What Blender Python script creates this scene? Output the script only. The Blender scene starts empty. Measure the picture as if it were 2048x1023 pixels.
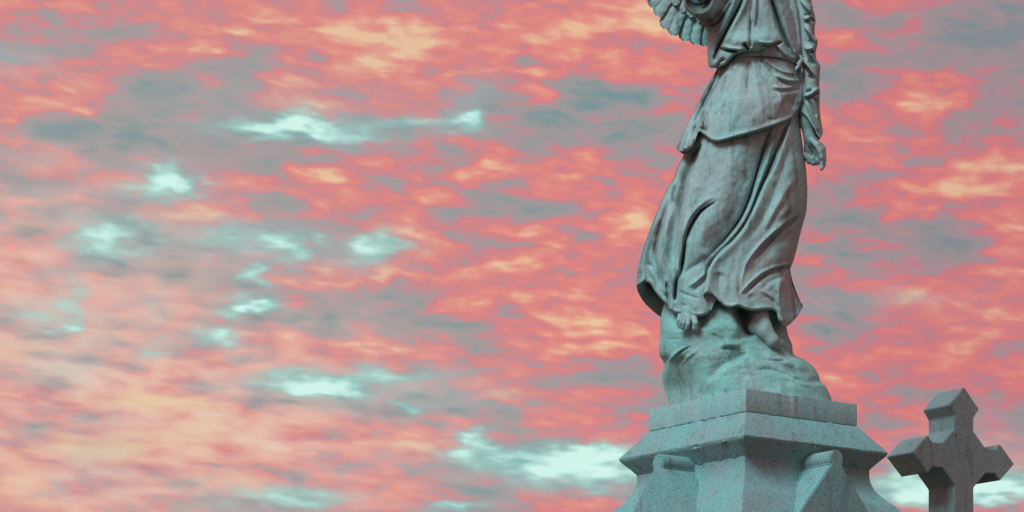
import bpy, bmesh, math, random
import numpy as np
from mathutils import Vector, Matrix

random.seed(7)
rng = np.random.default_rng(7)
scene = bpy.context.scene
col = scene.collection
R = math.radians

# ------------------------------------------------------------------ camera
EYE = 1.6            # eye height above the grass
FOC = 5000.0         # focal length in photo pixels (2048 wide)
HOR = 1675.0         # photo row of the horizon (far below the frame: low viewpoint, rising lens)
YS = 9.5             # distance to the axis of the monument
cam_d = bpy.data.cameras.new("camera")
cam = bpy.data.objects.new("camera", cam_d)
col.objects.link(cam)
cam.location = (0, 0, EYE)
cam.rotation_euler = (R(90), 0, 0)
cam_d.sensor_width = 36.0
cam_d.lens = FOC / 2048 * 36.0
cam_d.shift_y = (HOR - 511.5) / 2048
cam_d.clip_start = 0.1
cam_d.clip_end = 20000
scene.camera = cam

# ------------------------------------------------------------------ sky
SUN_EL, SUN_AZ = R(44), R(-142)      # soft light high over the viewer's left shoulder
world = bpy.data.worlds.new("World")
scene.world = world
world.use_nodes = True
wt = world.node_tree
wt.nodes.clear()
WN, WL = wt.nodes, wt.links


def wn(kind, **kw):
    n = WN.new(kind)
    for k, v in kw.items():
        setattr(n, k, v)
    return n


def wlink(a, b):
    WL.new(a, b)


def wmath(op, a, b=None, c=None, clamp=False):
    n = wn("ShaderNodeMath", operation=op, use_clamp=clamp)
    for i, v in enumerate((a, b, c)):
        if v is None:
            continue
        if isinstance(v, (int, float)):
            n.inputs[i].default_value = v
        else:
            wlink(v, n.inputs[i])
    return n.outputs[0]


def wvec(op, a, b=None, c=None):
    n = wn("ShaderNodeVectorMath", operation=op)
    for i, v in enumerate((a, b, c)):
        if v is None:
            continue
        if isinstance(v, tuple):
            n.inputs[i].default_value = v
        else:
            wlink(v, n.inputs[i])
    return n.outputs[1] if op in ("LENGTH", "DISTANCE") else n.outputs[0]


def wnoise(vec, scale, detail=4.0, rough=0.5, dist=0.0):
    n = wn("ShaderNodeTexNoise")
    n.inputs["Scale"].default_value = scale
    n.inputs["Detail"].default_value = detail
    n.inputs["Roughness"].default_value = rough
    n.inputs["Distortion"].default_value = dist
    wlink(vec, n.inputs["Vector"])
    return n


def wrange(v, a, b, c, d, smooth=True):
    n = wn("ShaderNodeMapRange")
    n.interpolation_type = "SMOOTHSTEP" if smooth else "LINEAR"
    for i, x in enumerate((a, b, c, d)):
        n.inputs[1 + i].default_value = x
    wlink(v, n.inputs[0])
    return n.outputs[0]


tc = wn("ShaderNodeTexCoord")
D = tc.outputs["Generated"]
sx = wn("ShaderNodeSeparateXYZ")
wlink(D, sx.inputs[0])
dx, dy, dz = sx.outputs
az = wmath("ARCTAN2", dx, dy)
el = wmath("ARCSINE", dz)
# cloud coordinates: long horizontal drifts, gently falling to the right
tilt = wmath("ADD", wmath("MULTIPLY", dz, 2.7), wmath("MULTIPLY", dx, 0.20))
cx_ = wn("ShaderNodeCombineXYZ")
wlink(dx, cx_.inputs[0]); wlink(dy, cx_.inputs[1]); wlink(tilt, cx_.inputs[2])
C0 = cx_.outputs[0]
warp = wnoise(C0, 26, 2, 0.45)
wv = wvec("SUBTRACT", warp.outputs["Color"], (0.5, 0.5, 0.5))
C1 = wvec("MULTIPLY_ADD", wv, (0.014, 0.0, 0.016), C0)
nA = wnoise(C1, 17, 2, 0.45)
wlong = wvec("MULTIPLY", C1, (1.0, 1.0, 1.3))
nB = wnoise(wlong, 44, 2.4, 0.48)
nC = wnoise(C1, 112, 2.2, 0.52)
nH = wnoise(C1, 62, 1.5, 0.45)
# azimuth / elevation in thousandths of the photo's width, warped so that shapes fray
ae = wn("ShaderNodeCombineXYZ")
wlink(az, ae.inputs[0]); wlink(el, ae.inputs[1])
w2 = wnoise(C0, 62, 2.2, 0.5)
w2v = wvec("SUBTRACT", w2.outputs["Color"], (0.5, 0.5, 0.5))
AE = wvec("MULTIPLY_ADD", w2v, (0.034, 0.0135, 0.0), ae.outputs[0])


def sky_blobs(grow, items, soft=False):
    """soft-edged cloud masses: (photo column, row, half length, half height, weight)"""
    tot = None
    for (px, py, rx, ry, w) in items:
        a0 = math.atan((px - 1024) / FOC)
        e0 = math.atan((HOR - py) / math.hypot(FOC, px - 1024))
        sxx, syy = FOC / (rx * grow), FOC / (ry * grow)
        q = wvec("MULTIPLY_ADD", AE, (sxx, syy, 0.0), (-a0 * sxx, -e0 * syy, 0.0))
        l = wvec("LENGTH", q)
        v = wmath("MULTIPLY", wmath("POWER", 0.36, wmath("MULTIPLY", l, l)), w) if soft else wrange(l, 0.0, 1.9, w, 0.0)
        tot = v if tot is None else wmath("ADD", tot, v)
    return tot


grey = sky_blobs(1.0, [
    (60, 125, 190, 45, .5), (300, 165, 150, 32, .55), (250, 55, 60, 22, .4), (40, 50, 60, 20, .4), (190, 262, 260, 34, .7),
    (420, 285, 230, 48, .85), (230, 335, 150, 20, .5), (560, 400, 90, 60, .7), (470, 130, 70, 16, .45),
    (590, 118, 55, 20, .5), (1110, 235, 130, 60, .85), (1310, 240, 90, 60, .8), (830, 245, 110, 20, .6), (860, 330, 180, 26, .5),
    (430, 548, 170, 24, .75), (720, 630, 250, 46, 1.0), (950, 665, 140, 36, .7), (1030, 745, 190, 30, .7),
    (1700, 510, 150, 110, .9), (1790, 60, 220, 62, .7), (1720, 150, 130, 34, .75), (1720, 260, 90, 60, .45), (1800, 320, 120, 44, .5),
    (2010, 100, 110, 80, 1.3), (1960, 20, 110, 24, .8), (450, 300, 300, 26, .6), (120, 260, 200, 20, .5), (1420, 10, 60, 30, -.3), (1960, 250, 120, 50, .5), (900, 6, 170, 26, .8), (950, 945, 260, 34, .85), (360, 975, 130, 26, .5),
    (800, 830, 120, 24, .6), (960, 800, 120, 30, .5), (600, 800, 130, 22, .4), (1890, 490, 60, 30, .8), (1700, 640, 160, 36, .4),
    (300, 470, 170, 40, .4), (500, 710, 60, 12, .4), (1180, 185, 45, 26, .5), (1290, 800, 120, 40, .35), (1560, 60, 90, 30, .2),
    (130, 430, 160, 26, .5), (350, 520, 220, 40, .45), (640, 470, 130, 40, .45), (60, 560, 110, 20, .3), (330, 640, 120, 30, .35), (1010, 880, 130, 26, .4), (690, 770, 190, 30, .4), (160, 90, 120, 18, .3), (680, 270, 170, 26, .5), (1000, 420, 140, 20, .3), (1150, 560, 120, 24, .3), (340, 480, 90, 20, .3)])
warm = sky_blobs(1.0, [
    (560, 42, 210, 26, .45), (700, 66, 130, 34, .42), (110, 192, 55, 16, .6), (180, 226, 40, 15, .9), (32, 224, 24, 12, .7), (60, 20, 90, 14, .45),
    (560, 182, 42, 30, .6), (655, 212, 36, 16, .5), (1000, 140, 90, 14, .6), (1275, 145, 80, 22, .65), (1090, 60, 140, 40, .3),
    (1080, 200, 46, 26, .6), (970, 320, 46, 14, .75), (950, 356, 40, 14, .75), (1250, 350, 74, 26, .8), (1080, 476, 54, 18, .7),
    (1230, 452, 80, 20, .7), (740, 556, 130, 13, .75), (905, 600, 50, 14, .6), (970, 640, 62, 14, .85), (1080, 595, 90, 16, .6),
    (1150, 655, 80, 28, .7), (1235, 690, 90, 18, .75), (580, 594, 46, 13, .8), (650, 346, 70, 12, .55), (850, 400, 80, 14, .4),
    (1900, 380, 170, 36, .7), (1850, 205, 90, 36, .6), (1740, 262, 70, 13, .65), (2010, 440, 90, 40, .5), (1700, 60, 60, 10, .3),
    (300, 800, 120, 16, .45), (230, 890, 170, 30, .35), (60, 840, 110, 50, .2), (1450, 20, 200, 40, .25), (130, 160, 130, 22, .3),
    (1950, 680, 120, 40, .35), (1840, 610, 130, 22, .3), (1250, 40, 120, 40, .25), (770, 100, 60, 24, .4), (840, 120, 60, 16, .5), (430, 60, 60, 12, .5), (250, 110, 80, 14, .35), (1190, 240, 34, 16, .6), (1060, 330, 50, 10, .4), (1160, 320, 36, 12, .45), (1010, 530, 60, 10, .45), (1120, 520, 60, 12, .4), (860, 500, 50, 9, .35), (1190, 560, 50, 10, .45), (1280, 660, 40, 10, .5), (380, 95, 60, 10, .4), (1090, 145, 60, 12, .45), (920, 145, 40, 10, .4), (1160, 110, 60, 22, .4), (200, 300, 90, 8, .4), (470, 420, 80, 12, .4), (700, 330, 90, 20, .35), (50, 415, 60, 10, .45), (600, 660, 60, 8, .3), (800, 800, 60, 10, .4), (850, 830, 30, 9, .5), (720, 690, 90, 8, .4), (560, 680, 70, 8, .4), (1100, 790, 120, 12, .3), (1040, 870, 120, 9, .45), (870, 890, 130, 8, .45), (1600, 20, 60, 14, .0), (750, 150, 160, 30, .25), (640, 390, 80, 22, .3)])
mint = sky_blobs(1.5, [
    (540, 258, 78, 13, 1.1), (604, 240, 26, 16, .8), (700, 262, 110, 15, .6), (850, 242, 66, 10, .45), (322, 358, 42, 21, 1.25), (370, 375, 28, 12, .7),
    (215, 487, 48, 27, 1.1), (275, 452, 70, 20, .5), (455, 478, 60, 26, .8), (590, 486, 36, 24, 1.1), (752, 492, 42, 23, 1.05), (230, 385, 130, 12, .45),
    (502, 612, 28, 13, 1.5), (455, 618, 30, 10, .5), (140, 612, 26, 34, .5), (140, 654, 18, 9, .7), (515, 555, 20, 14, .8), (620, 762, 90, 13, 1.0),
    (660, 778, 46, 11, 1.0), (800, 752, 85, 13, .75), (940, 880, 28, 15, 1.1), (1125, 914, 150, 18, 1.25), (1200, 946, 120, 26, 1.1),
    (590, 995, 70, 14, 1.0), (915, 1012, 60, 9, 1.0), (1840, 970, 120, 26, 1.2), (2000, 980, 100, 16, 1.0), (945, 245, 22, 14, .9), (945, 190, 26, 30, .4),
    (310, 695, 26, 12, .7), (420, 675, 36, 14, .7), (130, 745, 46, 30, .35), (20, 120, 60, 22, .45), (60, 312, 60, 16, .4), (810, 815, 24, 9, .8),
    (560, 205, 200, 34, .28), (880, 800, 130, 16, .4), (1960, 900, 110, 40, .4), (200, 920, 60, 40, .3), (1790, 600, 90, 16, .35), (660, 530, 90, 20, .35), (40, 650, 60, 30, .25), (300, 600, 40, 10, .3), (215, 690, 30, 9, .35), (440, 672, 26, 14, .35), (310, 640, 16, 30, .25), (60, 632, 30, 14, .4), (420, 690, 40, 10, .3), (110, 980, 20, 16, .35), (470, 1000, 30, 12, .3), (45, 870, 30, 16, .35), (200, 840, 60, 14, .25), (150, 560, 24, 30, .3)], True)

v = wmath("MULTIPLY_ADD", nA.outputs["Fac"], 0.90, 0.105)
v = wmath("ADD", v, wmath("MULTIPLY_ADD", nB.outputs["Fac"], 0.98, -0.49))
v = wmath("ADD", v, wmath("MULTIPLY_ADD", nC.outputs["Fac"], 0.62, -0.31))
v = wmath("ADD", v, wmath("MULTIPLY", wrange(nH.outputs["Fac"], 0.52, 0.74, 0, 1), 0.10))
v = wmath("SUBTRACT", v, wmath("MULTIPLY", wmath("MINIMUM", grey, 1.3), 0.32))
v = wmath("ADD", v, wmath("MULTIPLY", warm, wmath("MULTIPLY_ADD", nB.outputs["Fac"], 0.95, -0.06)))
v = wmath("SUBTRACT", v, wmath("MULTIPLY", wmath("MINIMUM", mint, 1.0), 0.16))
# higher up the cloud deck is thicker and cooler, as it already is at the upper right of the view
v = wmath("SUBTRACT", v, wrange(el, R(19), R(50), 0.0, 0.34))
ramp = wn("ShaderNodeValToRGB")


def srgb(r, g, b):
    f = lambda c: (c / 255 / 12.92) if c <= 10 else ((c / 255 + 0.055) / 1.055) ** 2.4
    return (f(r), f(g), f(b), 1.0)


cr = ramp.color_ramp
stops = [(0.02, srgb(112, 148, 152)), (0.20, srgb(147, 151, 152)), (0.36, srgb(164, 149, 153)), (0.48, srgb(204, 128, 136)),
         (0.60, srgb(226, 127, 124)), (0.74, srgb(231, 143, 129)), (0.90, srgb(237, 176, 145)), (1.0, srgb(240, 198, 156))]
cr.elements[0].position, cr.elements[0].color = stops[0]
cr.elements[1].position, cr.elements[1].color = stops[-1]
for p, c in stops[1:-1]:
    e = cr.elements.new(p); e.color = c
wlink(v, ramp.inputs[0])


def wmix(fac, a, b):
    n = wn("ShaderNodeMix", data_type="RGBA")
    if isinstance(fac, (int, float)):
        n.inputs[0].default_value = fac
    else:
        wlink(fac, n.inputs[0])
    for s, x in ((n.inputs[6], a), (n.inputs[7], b)):
        if isinstance(x, tuple):
            s.default_value = x
        else:
            wlink(x, s)
    return n.outputs[2]


# thin milky veil low on the left
veil = sky_blobs(1.0, [(140, 800, 480, 300, .75), (520, 860, 460, 150, .4), (60, 480, 300, 200, .3)])
cream = sky_blobs(1.0, [(300, 800, 90, 16, .85), (400, 803, 36, 12, .8), (220, 890, 130, 28, .75), (390, 860, 70, 20, .4), (60, 700, 60, 12, .35), (40, 960, 50, 40, .35), (470, 960, 70, 14, .35)])
veil = wmath("MULTIPLY", veil, wmath("MULTIPLY_ADD", nB.outputs["Fac"], 2.6, -0.75), clamp=True)
c1 = wmix(veil, wmix(wrange(az, 0.16, -0.16, 0.0, 0.20), ramp.outputs[0], srgb(206, 176, 170)), srgb(236, 202, 184))
c1 = wmix(wrange(az, 0.06, 0.19, 0.0, 0.24), c1, srgb(184, 112, 124))
c1 = wmix(wmath("MULTIPLY", cream, wmath("MULTIPLY_ADD", nB.outputs["Fac"], 2.4, -0.5), clamp=True), c1, srgb(233, 203, 160))
mn = wmath("ADD", wmath("MULTIPLY_ADD", nB.outputs["Fac"], 0.85, 0.17), wmath("MULTIPLY_ADD", nC.outputs["Fac"], 0.45, -0.225))
m = wmath("MULTIPLY", wmath("MULTIPLY", mint, 1.08), wmath("MAXIMUM", mn, 0.12))
m = wmath("ADD", m, wmath("MULTIPLY", wrange(nA.outputs["Fac"], 0.50, 0.72, 0, 1), 0.04))
mramp = wn("ShaderNodeValToRGB")
mr = mramp.color_ramp
mr.elements[0].position, mr.elements[0].color = 0.0, srgb(176, 178, 178)
mr.elements[1].position, mr.elements[1].color = 0.95, srgb(212, 248, 238)
for p_, c_ in ((0.25, srgb(158, 188, 188)), (0.50, srgb(152, 212, 203))):
    e = mr.elements.new(p_); e.color = c_
wlink(m, mramp.inputs[0])
mfac = wrange(m, 0.0, 0.80, 0.0, 1.0, False)
c2 = wmix(mfac, c1, mramp.outputs[0])
# the daylight of the clear air above the clouds
nish = wn("ShaderNodeTexSky", sky_type="NISHITA")
nish.sun_disc = False
nish.sun_elevation = SUN_EL
nish.sun_rotation = SUN_AZ
bg1 = wn("ShaderNodeBackground"); bg1.inputs[1].default_value = 0.05
wlink(nish.outputs[0], bg1.inputs[0])
bg2 = wn("ShaderNodeBackground"); bg2.inputs[1].default_value = 1.0
wlink(c2, bg2.inputs[0])
mxs = wn("ShaderNodeMixShader")
mxs.inputs[0].default_value = 0.96
wlink(bg1.outputs[0], mxs.inputs[1]); wlink(bg2.outputs[0], mxs.inputs[2])
wout = wn("ShaderNodeOutputWorld")
wlink(mxs.outputs[0], wout.inputs[0])

# ------------------------------------------------------------------ sun, exposure
sd = bpy.data.lights.new("sun", "SUN")
sd.energy = 3.1
sd.angle = R(26)
sd.color = (0.63, 0.98, 1.0)
sun = bpy.data.objects.new("sun", sd)
col.objects.link(sun)
tosun = Vector((math.sin(SUN_AZ) * math.cos(SUN_EL), math.cos(SUN_AZ) * math.cos(SUN_EL), math.sin(SUN_EL)))
sun.rotation_euler = tosun.to_track_quat("Z", "Y").to_euler()
sun.location = (-6, -8, 14)
scene.view_settings.view_transform = "Standard"
scene.view_settings.look = "None"
scene.view_settings.exposure = 0
scene.view_settings.gamma = 1
scene.view_settings.use_curve_mapping = False
scene.cycles.max_bounces = 6
scene.cycles.diffuse_bounces = 3

# ------------------------------------------------------------------ materials


class Mat:
    def __init__(self, name, rough=0.85):
        self.m = bpy.data.materials.new(name)
        self.m.use_nodes = True
        self.t = self.m.node_tree
        self.b = self.t.nodes["Principled BSDF"]
        self.b.inputs["Roughness"].default_value = rough
        self.b.inputs["Specular IOR Level"].default_value = 0.25
        self.geo = self.t.nodes.new("ShaderNodeNewGeometry").outputs["Position"]

    def noise(self, scale, detail=4, rough=0.55, stretch=None, dist=0.0):
        n = self.t.nodes.new("ShaderNodeTexNoise")
        n.inputs["Scale"].default_value = scale
        n.inputs["Detail"].default_value = detail
        n.inputs["Roughness"].default_value = rough
        n.inputs["Distortion"].default_value = dist
        src = self.geo
        if stretch:
            mm = self.t.nodes.new("ShaderNodeVectorMath"); mm.operation = "MULTIPLY"
            mm.inputs[1].default_value = stretch
            self.t.links.new(src, mm.inputs[0]); src = mm.outputs[0]
        self.t.links.new(src, n.inputs["Vector"])
        return n.outputs["Fac"]

    def rng(self, v, a, b, c=0.0, d=1.0):
        n = self.t.nodes.new("ShaderNodeMapRange"); n.interpolation_type = "SMOOTHSTEP"
        for i, x in enumerate((a, b, c, d)):
            n.inputs[1 + i].default_value = x
        self.t.links.new(v, n.inputs[0])
        return n.outputs[0]

    def mul(self, a, b):
        n = self.t.nodes.new("ShaderNodeMath"); n.operation = "MULTIPLY"
        for i, x in enumerate((a, b)):
            if isinstance(x, (int, float)):
                n.inputs[i].default_value = x
            else:
                self.t.links.new(x, n.inputs[i])
        return n.outputs[0]

    def mix(self, fac, a, b):
        n = self.t.nodes.new("ShaderNodeMix"); n.data_type = "RGBA"
        if isinstance(fac, (int, float)):
            n.inputs[0].default_value = fac
        else:
            self.t.links.new(fac, n.inputs[0])
        for s, x in ((n.inputs[6], a), (n.inputs[7], b)):
            if isinstance(x, tuple):
                s.default_value = (*x, 1.0) if len(x) == 3 else x
            else:
                self.t.links.new(x, s)
        return n.outputs[2]

    def color(self, c):
        self.t.links.new(c, self.b.inputs["Base Color"])

    def bump(self, pairs):
        prev = None
        for h, strength, dist in pairs:
            n = self.t.nodes.new("ShaderNodeBump")
            n.inputs["Strength"].default_value = strength
            n.inputs["Distance"].default_value = dist
            self.t.links.new(h, n.inputs["Height"])
            if prev:
                self.t.links.new(prev, n.inputs["Normal"])
            prev = n.outputs[0]
        self.t.links.new(prev, self.b.inputs["Normal"])


def make_marble(name, teal, mauve, bias=0.0, stain=1.0):  # last argument: strength of the dirt streaks and blots
    M = Mat(name, 0.8)
    big = M.noise(7.0, 5, 0.6, (1, 1, 0.6))
    c = M.mix(M.rng(big, 0.40 - bias, 0.60 - bias), mauve, teal)
    mid = M.noise(38.0, 4, 0.6)
    c = M.mix(M.mul(M.rng(mid, 0.45, 0.72), 0.35), c, tuple(x * 1.35 for x in teal))
    streak = M.noise(16.0, 4, 0.6, (1.6, 1.6, 0.16))
    c = M.mix(M.mul(M.rng(streak, 0.51, 0.72), 0.55 * stain), c, (0.070, 0.068, 0.062))
    blot = M.noise(12.0, 6, 0.7, (1, 1, 0.5), 0.6)
    c = M.mix(M.mul(M.rng(blot, 0.54, 0.72), 0.62 * stain), c, (0.055, 0.050, 0.044))
    spot = M.noise(150.0, 2, 0.5)
    c = M.mix(M.mul(M.rng(spot, 0.63, 0.73), 0.75), c, (0.035, 0.04, 0.04))
    pale = M.noise(90.0, 3, 0.6)
    c = M.mix(M.mul(M.rng(pale, 0.55, 0.75), 0.30), c, (0.42, 0.46, 0.45))
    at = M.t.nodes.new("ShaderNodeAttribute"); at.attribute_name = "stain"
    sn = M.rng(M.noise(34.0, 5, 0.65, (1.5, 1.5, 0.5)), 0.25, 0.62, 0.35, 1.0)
    c = M.mix(M.mul(at.outputs["Fac"], sn), c, (0.050, 0.041, 0.032))  # drawn dirt strokes, plus the shade painted at the sleeve mouth
    M.color(c)
    M.bump([(M.noise(60, 5, 0.6), 0.45, 0.006), (M.noise(260, 3, 0.6), 0.35, 0.0016)])
    return M.m


def make_granite(name, teal, mauve, bias=0.0):
    M = Mat(name, 0.85)
    big = M.noise(5.0, 5, 0.62)
    c = M.mix(M.rng(big, 0.36 - bias, 0.64 - bias), mauve, teal)
    lich = M.noise(21.0, 6, 0.7, None, 0.4)
    c = M.mix(M.mul(M.rng(lich, 0.56, 0.70), 0.35), c, tuple(x * 1.45 for x in teal))
    s1 = M.noise(230.0, 2, 0.6)
    c = M.mix(M.mul(M.rng(s1, 0.50, 0.64), 0.62), c, (0.05, 0.06, 0.065))
    s2 = M.noise(260.0, 2, 0.5, (1.1, 0.9, 1))
    c = M.mix(M.mul(M.rng(s2, 0.55, 0.68), 0.30), c, (0.46, 0.52, 0.52))
    blot = M.noise(9.0, 7, 0.74, (1, 1, 0.5), 0.5)
    c = M.mix(M.mul(M.rng(blot, 0.56, 0.74), 0.5), c, (0.050, 0.054, 0.052))
    run = M.noise(22.0, 5, 0.65, (1.3, 1.3, 0.10))
    c = M.mix(M.mul(M.rng(run, 0.54, 0.74), 0.40), c, (0.055, 0.060, 0.058))
    pit = M.noise(70.0, 2, 0.5)
    c = M.mix(M.mul(M.rng(pit, 0.68, 0.76), 0.8), c, (0.03, 0.03, 0.03))
    M.color(c)
    M.bump([(s1, 0.35, 0.003), (M.noise(30, 4, 0.6), 0.3, 0.008), (M.noise(75, 5, 0.7), 0.3, 0.004)])
    return M.m


TEAL, MAUVE = (0.265, 0.415, 0.42), (0.325, 0.385, 0.395)
mat_marble = make_marble("weathered_marble", TEAL, MAUVE)
mat_rock = make_marble("weathered_marble_rock", (0.22, 0.44, 0.42), (0.26, 0.36, 0.36), 0.06, 0.7)
mat_plinth = make_marble("weathered_marble_plinth", (0.25, 0.43, 0.44), (0.30, 0.40, 0.42), 0.02, 0.3)
mat_granite = make_granite("grey_granite", (0.19, 0.38, 0.39), (0.235, 0.325, 0.34), 0.03)
mat_cross = make_granite("grey_granite_cross", (0.23, 0.36, 0.375), (0.30, 0.35, 0.365))
Mg = Mat("dry_grass", 0.95)
gcol = Mg.mix(Mg.rng(Mg.noise(1.3, 6, 0.65), 0.35, 0.65), (0.075, 0.075, 0.035), (0.17, 0.125, 0.085))
gcol = Mg.mix(Mg.mul(Mg.noise(40, 4, 0.6), 0.5), gcol, (0.05, 0.06, 0.025))
Mg.color(gcol)
Mg.bump([(Mg.noise(60, 4, 0.7), 0.6, 0.03)])
mat_ground = Mg.m

# ------------------------------------------------------------------ helpers


def empty(name, loc, label, cat, group=None):
    o = bpy.data.objects.new(name, None)
    o.empty_display_size = 0.1
    col.objects.link(o)
    o.location = loc
    o["label"] = label
    o["category"] = cat
    if group:
        o["group"] = group
    return o


def link(name, me, mat, parent=None, smooth=True):
    me.materials.clear()
    me.materials.append(mat)
    if smooth:
        me.polygons.foreach_set("use_smooth", np.ones(len(me.polygons), dtype=bool))
    o = bpy.data.objects.new(name, me)
    col.objects.link(o)
    if parent is not None:
        o.parent = parent
        bpy.context.view_layer.update()
        o.matrix_parent_inverse = parent.matrix_world.inverted()
    return o


def mesh_np(name, verts, quads, tris=None):
    me = bpy.data.meshes.new(name)
    verts = np.ascontiguousarray(verts, dtype=np.float32)
    nq = 0 if quads is None else len(quads)
    nt = 0 if tris is None else len(tris)
    loops = []
    if nq: loops.append(np.asarray(quads, dtype=np.int32).ravel())
    if nt: loops.append(np.asarray(tris, dtype=np.int32).ravel())
    loops = np.concatenate(loops)
    starts = np.concatenate([np.arange(nq) * 4, nq * 4 + np.arange(nt) * 3]).astype(np.int32)
    me.vertices.add(len(verts)); me.vertices.foreach_set("co", verts.ravel())
    me.loops.add(len(loops)); me.loops.foreach_set("vertex_index", loops)
    me.polygons.add(nq + nt); me.polygons.foreach_set("loop_start", starts)
    me.update(calc_edges=True)
    me.validate()
    return me


def P(px, py, d=0.0):
    """a point of the monument seen at photo column px and row py, d metres behind its axis"""
    Y = YS + np.asarray(d, dtype=float)
    X = (np.asarray(px, dtype=float) - 1024) / FOC * Y
    Z = EYE + (HOR - np.asarray(py, dtype=float)) / FOC * Y
    return np.stack(np.broadcast_arrays(X, Y, Z), -1)


def spline(pts, n):
    """Catmull-Rom through pts, n samples evenly spaced along the length"""
    p = np.asarray(pts, dtype=float)
    if len(p) == 2:
        t = np.linspace(0, 1, n)[:, None]
        return p[0] * (1 - t) + p[1] * t
    q = np.vstack([2 * p[0] - p[1], p, 2 * p[-1] - p[-2]])
    out = []
    for i in range(1, len(q) - 2):
        t = np.linspace(0, 1, 24, endpoint=False)[:, None]
        a, b, c, d = q[i - 1], q[i], q[i + 1], q[i + 2]
        # centripetal-ish: plain uniform with reduced tangents
        m1, m2 = 0.42 * (c - a), 0.42 * (d - b)
        h = t * t * (3 - 2 * t)
        out.append(b * (1 - h) + c * h + m1 * (t * (1 - t) ** 2) + m2 * (-(t * t) * (1 - t)))
    out.append(p[-1][None])
    c = np.vstack(out)
    s = np.concatenate([[0], np.cumsum(np.linalg.norm(np.diff(c, axis=0), axis=1))])
    s /= s[-1]
    u = np.linspace(0, 1, n)
    return np.stack([np.interp(u, s, c[:, k]) for k in range(c.shape[1])], -1)


class Folds:
    """carving strokes: ridges and grooves along curves, plus rounded swellings; metres towards the viewer"""
    def __init__(self, k=1.0):
        self.s, self.b, self.k = [], [], k

    def st(self, amp, wl, wr, pts, t0=0.2, t1=0.2, sharp=False):
        self.s.append((amp * (self.k if wl >= 3 else 1), wl, wr, pts, t0, t1, sharp)); return self

    def bump(self, amp, x, y, rx, ry, rot=0.0):
        self.b.append((amp, x, y, rx, ry, rot)); return self

    def __call__(self, px, py):
        shp = px.shape
        x, y = px.ravel(), py.ravel()
        out = np.zeros_like(x)
        for amp, bx, by, rx, ry, rot in self.b:
            c, s = math.cos(R(rot)), math.sin(R(rot))
            u = ((x - bx) * c + (y - by) * s) / rx
            v_ = (-(x - bx) * s + (y - by) * c) / ry
            out += amp * np.exp(-(u * u + v_ * v_))
        for amp, wl, wr, pts, t0, t1, sharp in self.s:
            L = sum(math.dist(pts[i], pts[i + 1]) for i in range(len(pts) - 1))
            n = max(6, int(L / 5))
            c = spline(pts, n)
            mg = 3.2 * max(wl, wr) + 2
            lo, hi = c.min(0) - mg, c.max(0) + mg
            idx = np.nonzero((x > lo[0]) & (x < hi[0]) & (y > lo[1]) & (y < hi[1]))[0]
            if not len(idx):
                continue
            for ch in np.array_split(idx, max(1, len(idx) * n // 4_000_000 + 1)):
                ax, ay = c[:-1, 0], c[:-1, 1]
                ex, ey = np.diff(c[:, 0]), np.diff(c[:, 1])
                rx_ = x[ch, None] - ax; ry_ = y[ch, None] - ay
                l2 = ex * ex + ey * ey + 1e-9
                tt = np.clip((rx_ * ex + ry_ * ey) / l2, 0, 1)
                qx, qy = rx_ - tt * ex, ry_ - tt * ey
                d2 = qx * qx + qy * qy
                k = d2.argmin(1)
                ar = np.arange(len(ch))
                d = np.sqrt(d2[ar, k])
                cr_ = (ex[k] * ry_[ar, k] - ey[k] * rx_[ar, k])
                t = (k + tt[ar, k]) / (n - 1)
                sm = lambda z: np.clip(z, 0, 1) ** 2 * (3 - 2 * np.clip(z, 0, 1))
                tp = np.ones_like(t)
                if t0 > 0: tp = tp * sm(t / max(t0, .15))
                if t1 > 0: tp = tp * sm((1 - t) / max(t1, .15))
                w = np.where(cr_ > 0, wl, wr) * (.55 + .45 * tp)
                q = d / w
                sharpness = .45 if min(wl, wr) < 7 else .2
                g = (1 - sharpness) * np.exp(-q * q) + sharpness * np.exp(-2.0 * q)
                if t0 > 0: g = g * sm(t / t0)
                if t1 > 0: g = g * sm((1 - t) / t1)
                out[ch] += amp * g
        return out.reshape(shp)


def vnoise(x, y, sx, sy, seed):
    """smooth value noise on a plane"""
    g = np.random.default_rng(seed).standard_normal((64, 64))
    u, w = x / sx + 17.3, y / sy + 5.1
    i, j = np.floor(u).astype(int), np.floor(w).astype(int)
    fu, fw = u - i, w - j
    fu, fw = fu * fu * (3 - 2 * fu), fw * fw * (3 - 2 * fw)
    f = lambda a, b: g[a % 64, b % 64]
    return (f(i, j) * (1 - fu) + f(i + 1, j) * fu) * (1 - fw) + (f(i, j + 1) * (1 - fu) + f(i + 1, j + 1) * fu) * fw


def coons(left, right, top, bottom, nu, nv, edge=0.5):
    k = np.linspace(0, 1, nu + 1)
    uu = (1 - edge) * k + edge * (0.5 - 0.5 * np.cos(np.pi * k))
    samp = lambda c, u: (lambda s: np.stack([np.interp(u, np.linspace(0, 1, 801), s[:, i]) for i in (0, 1)], -1))(spline(c, 801))
    vv = np.linspace(0, 1, nv + 1)
    T, B = samp(top, uu), samp(bottom, uu)
    Lc, Rc = samp(left, vv), samp(right, vv)
    U, V = uu[None, :, None], vv[:, None, None]
    S = (1 - V) * T[None] + V * B[None] + (1 - U) * Lc[:, None] + U * Rc[:, None]
    S -= (1 - U) * (1 - V) * T[0] + U * (1 - V) * T[-1] + (1 - U) * V * B[0] + U * V * B[-1]
    return S[..., 0], S[..., 1], np.broadcast_to(U[..., 0], S.shape[:2]), np.broadcast_to(V[..., 0], S.shape[:2])


def grid_faces(nr, nc, off=0):
    i = np.arange(nr - 1)[:, None] * nc + np.arange(nc - 1)[None]
    i = i.ravel() + off
    return np.stack([i, i + 1, i + nc + 1, i + nc], -1)


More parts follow.
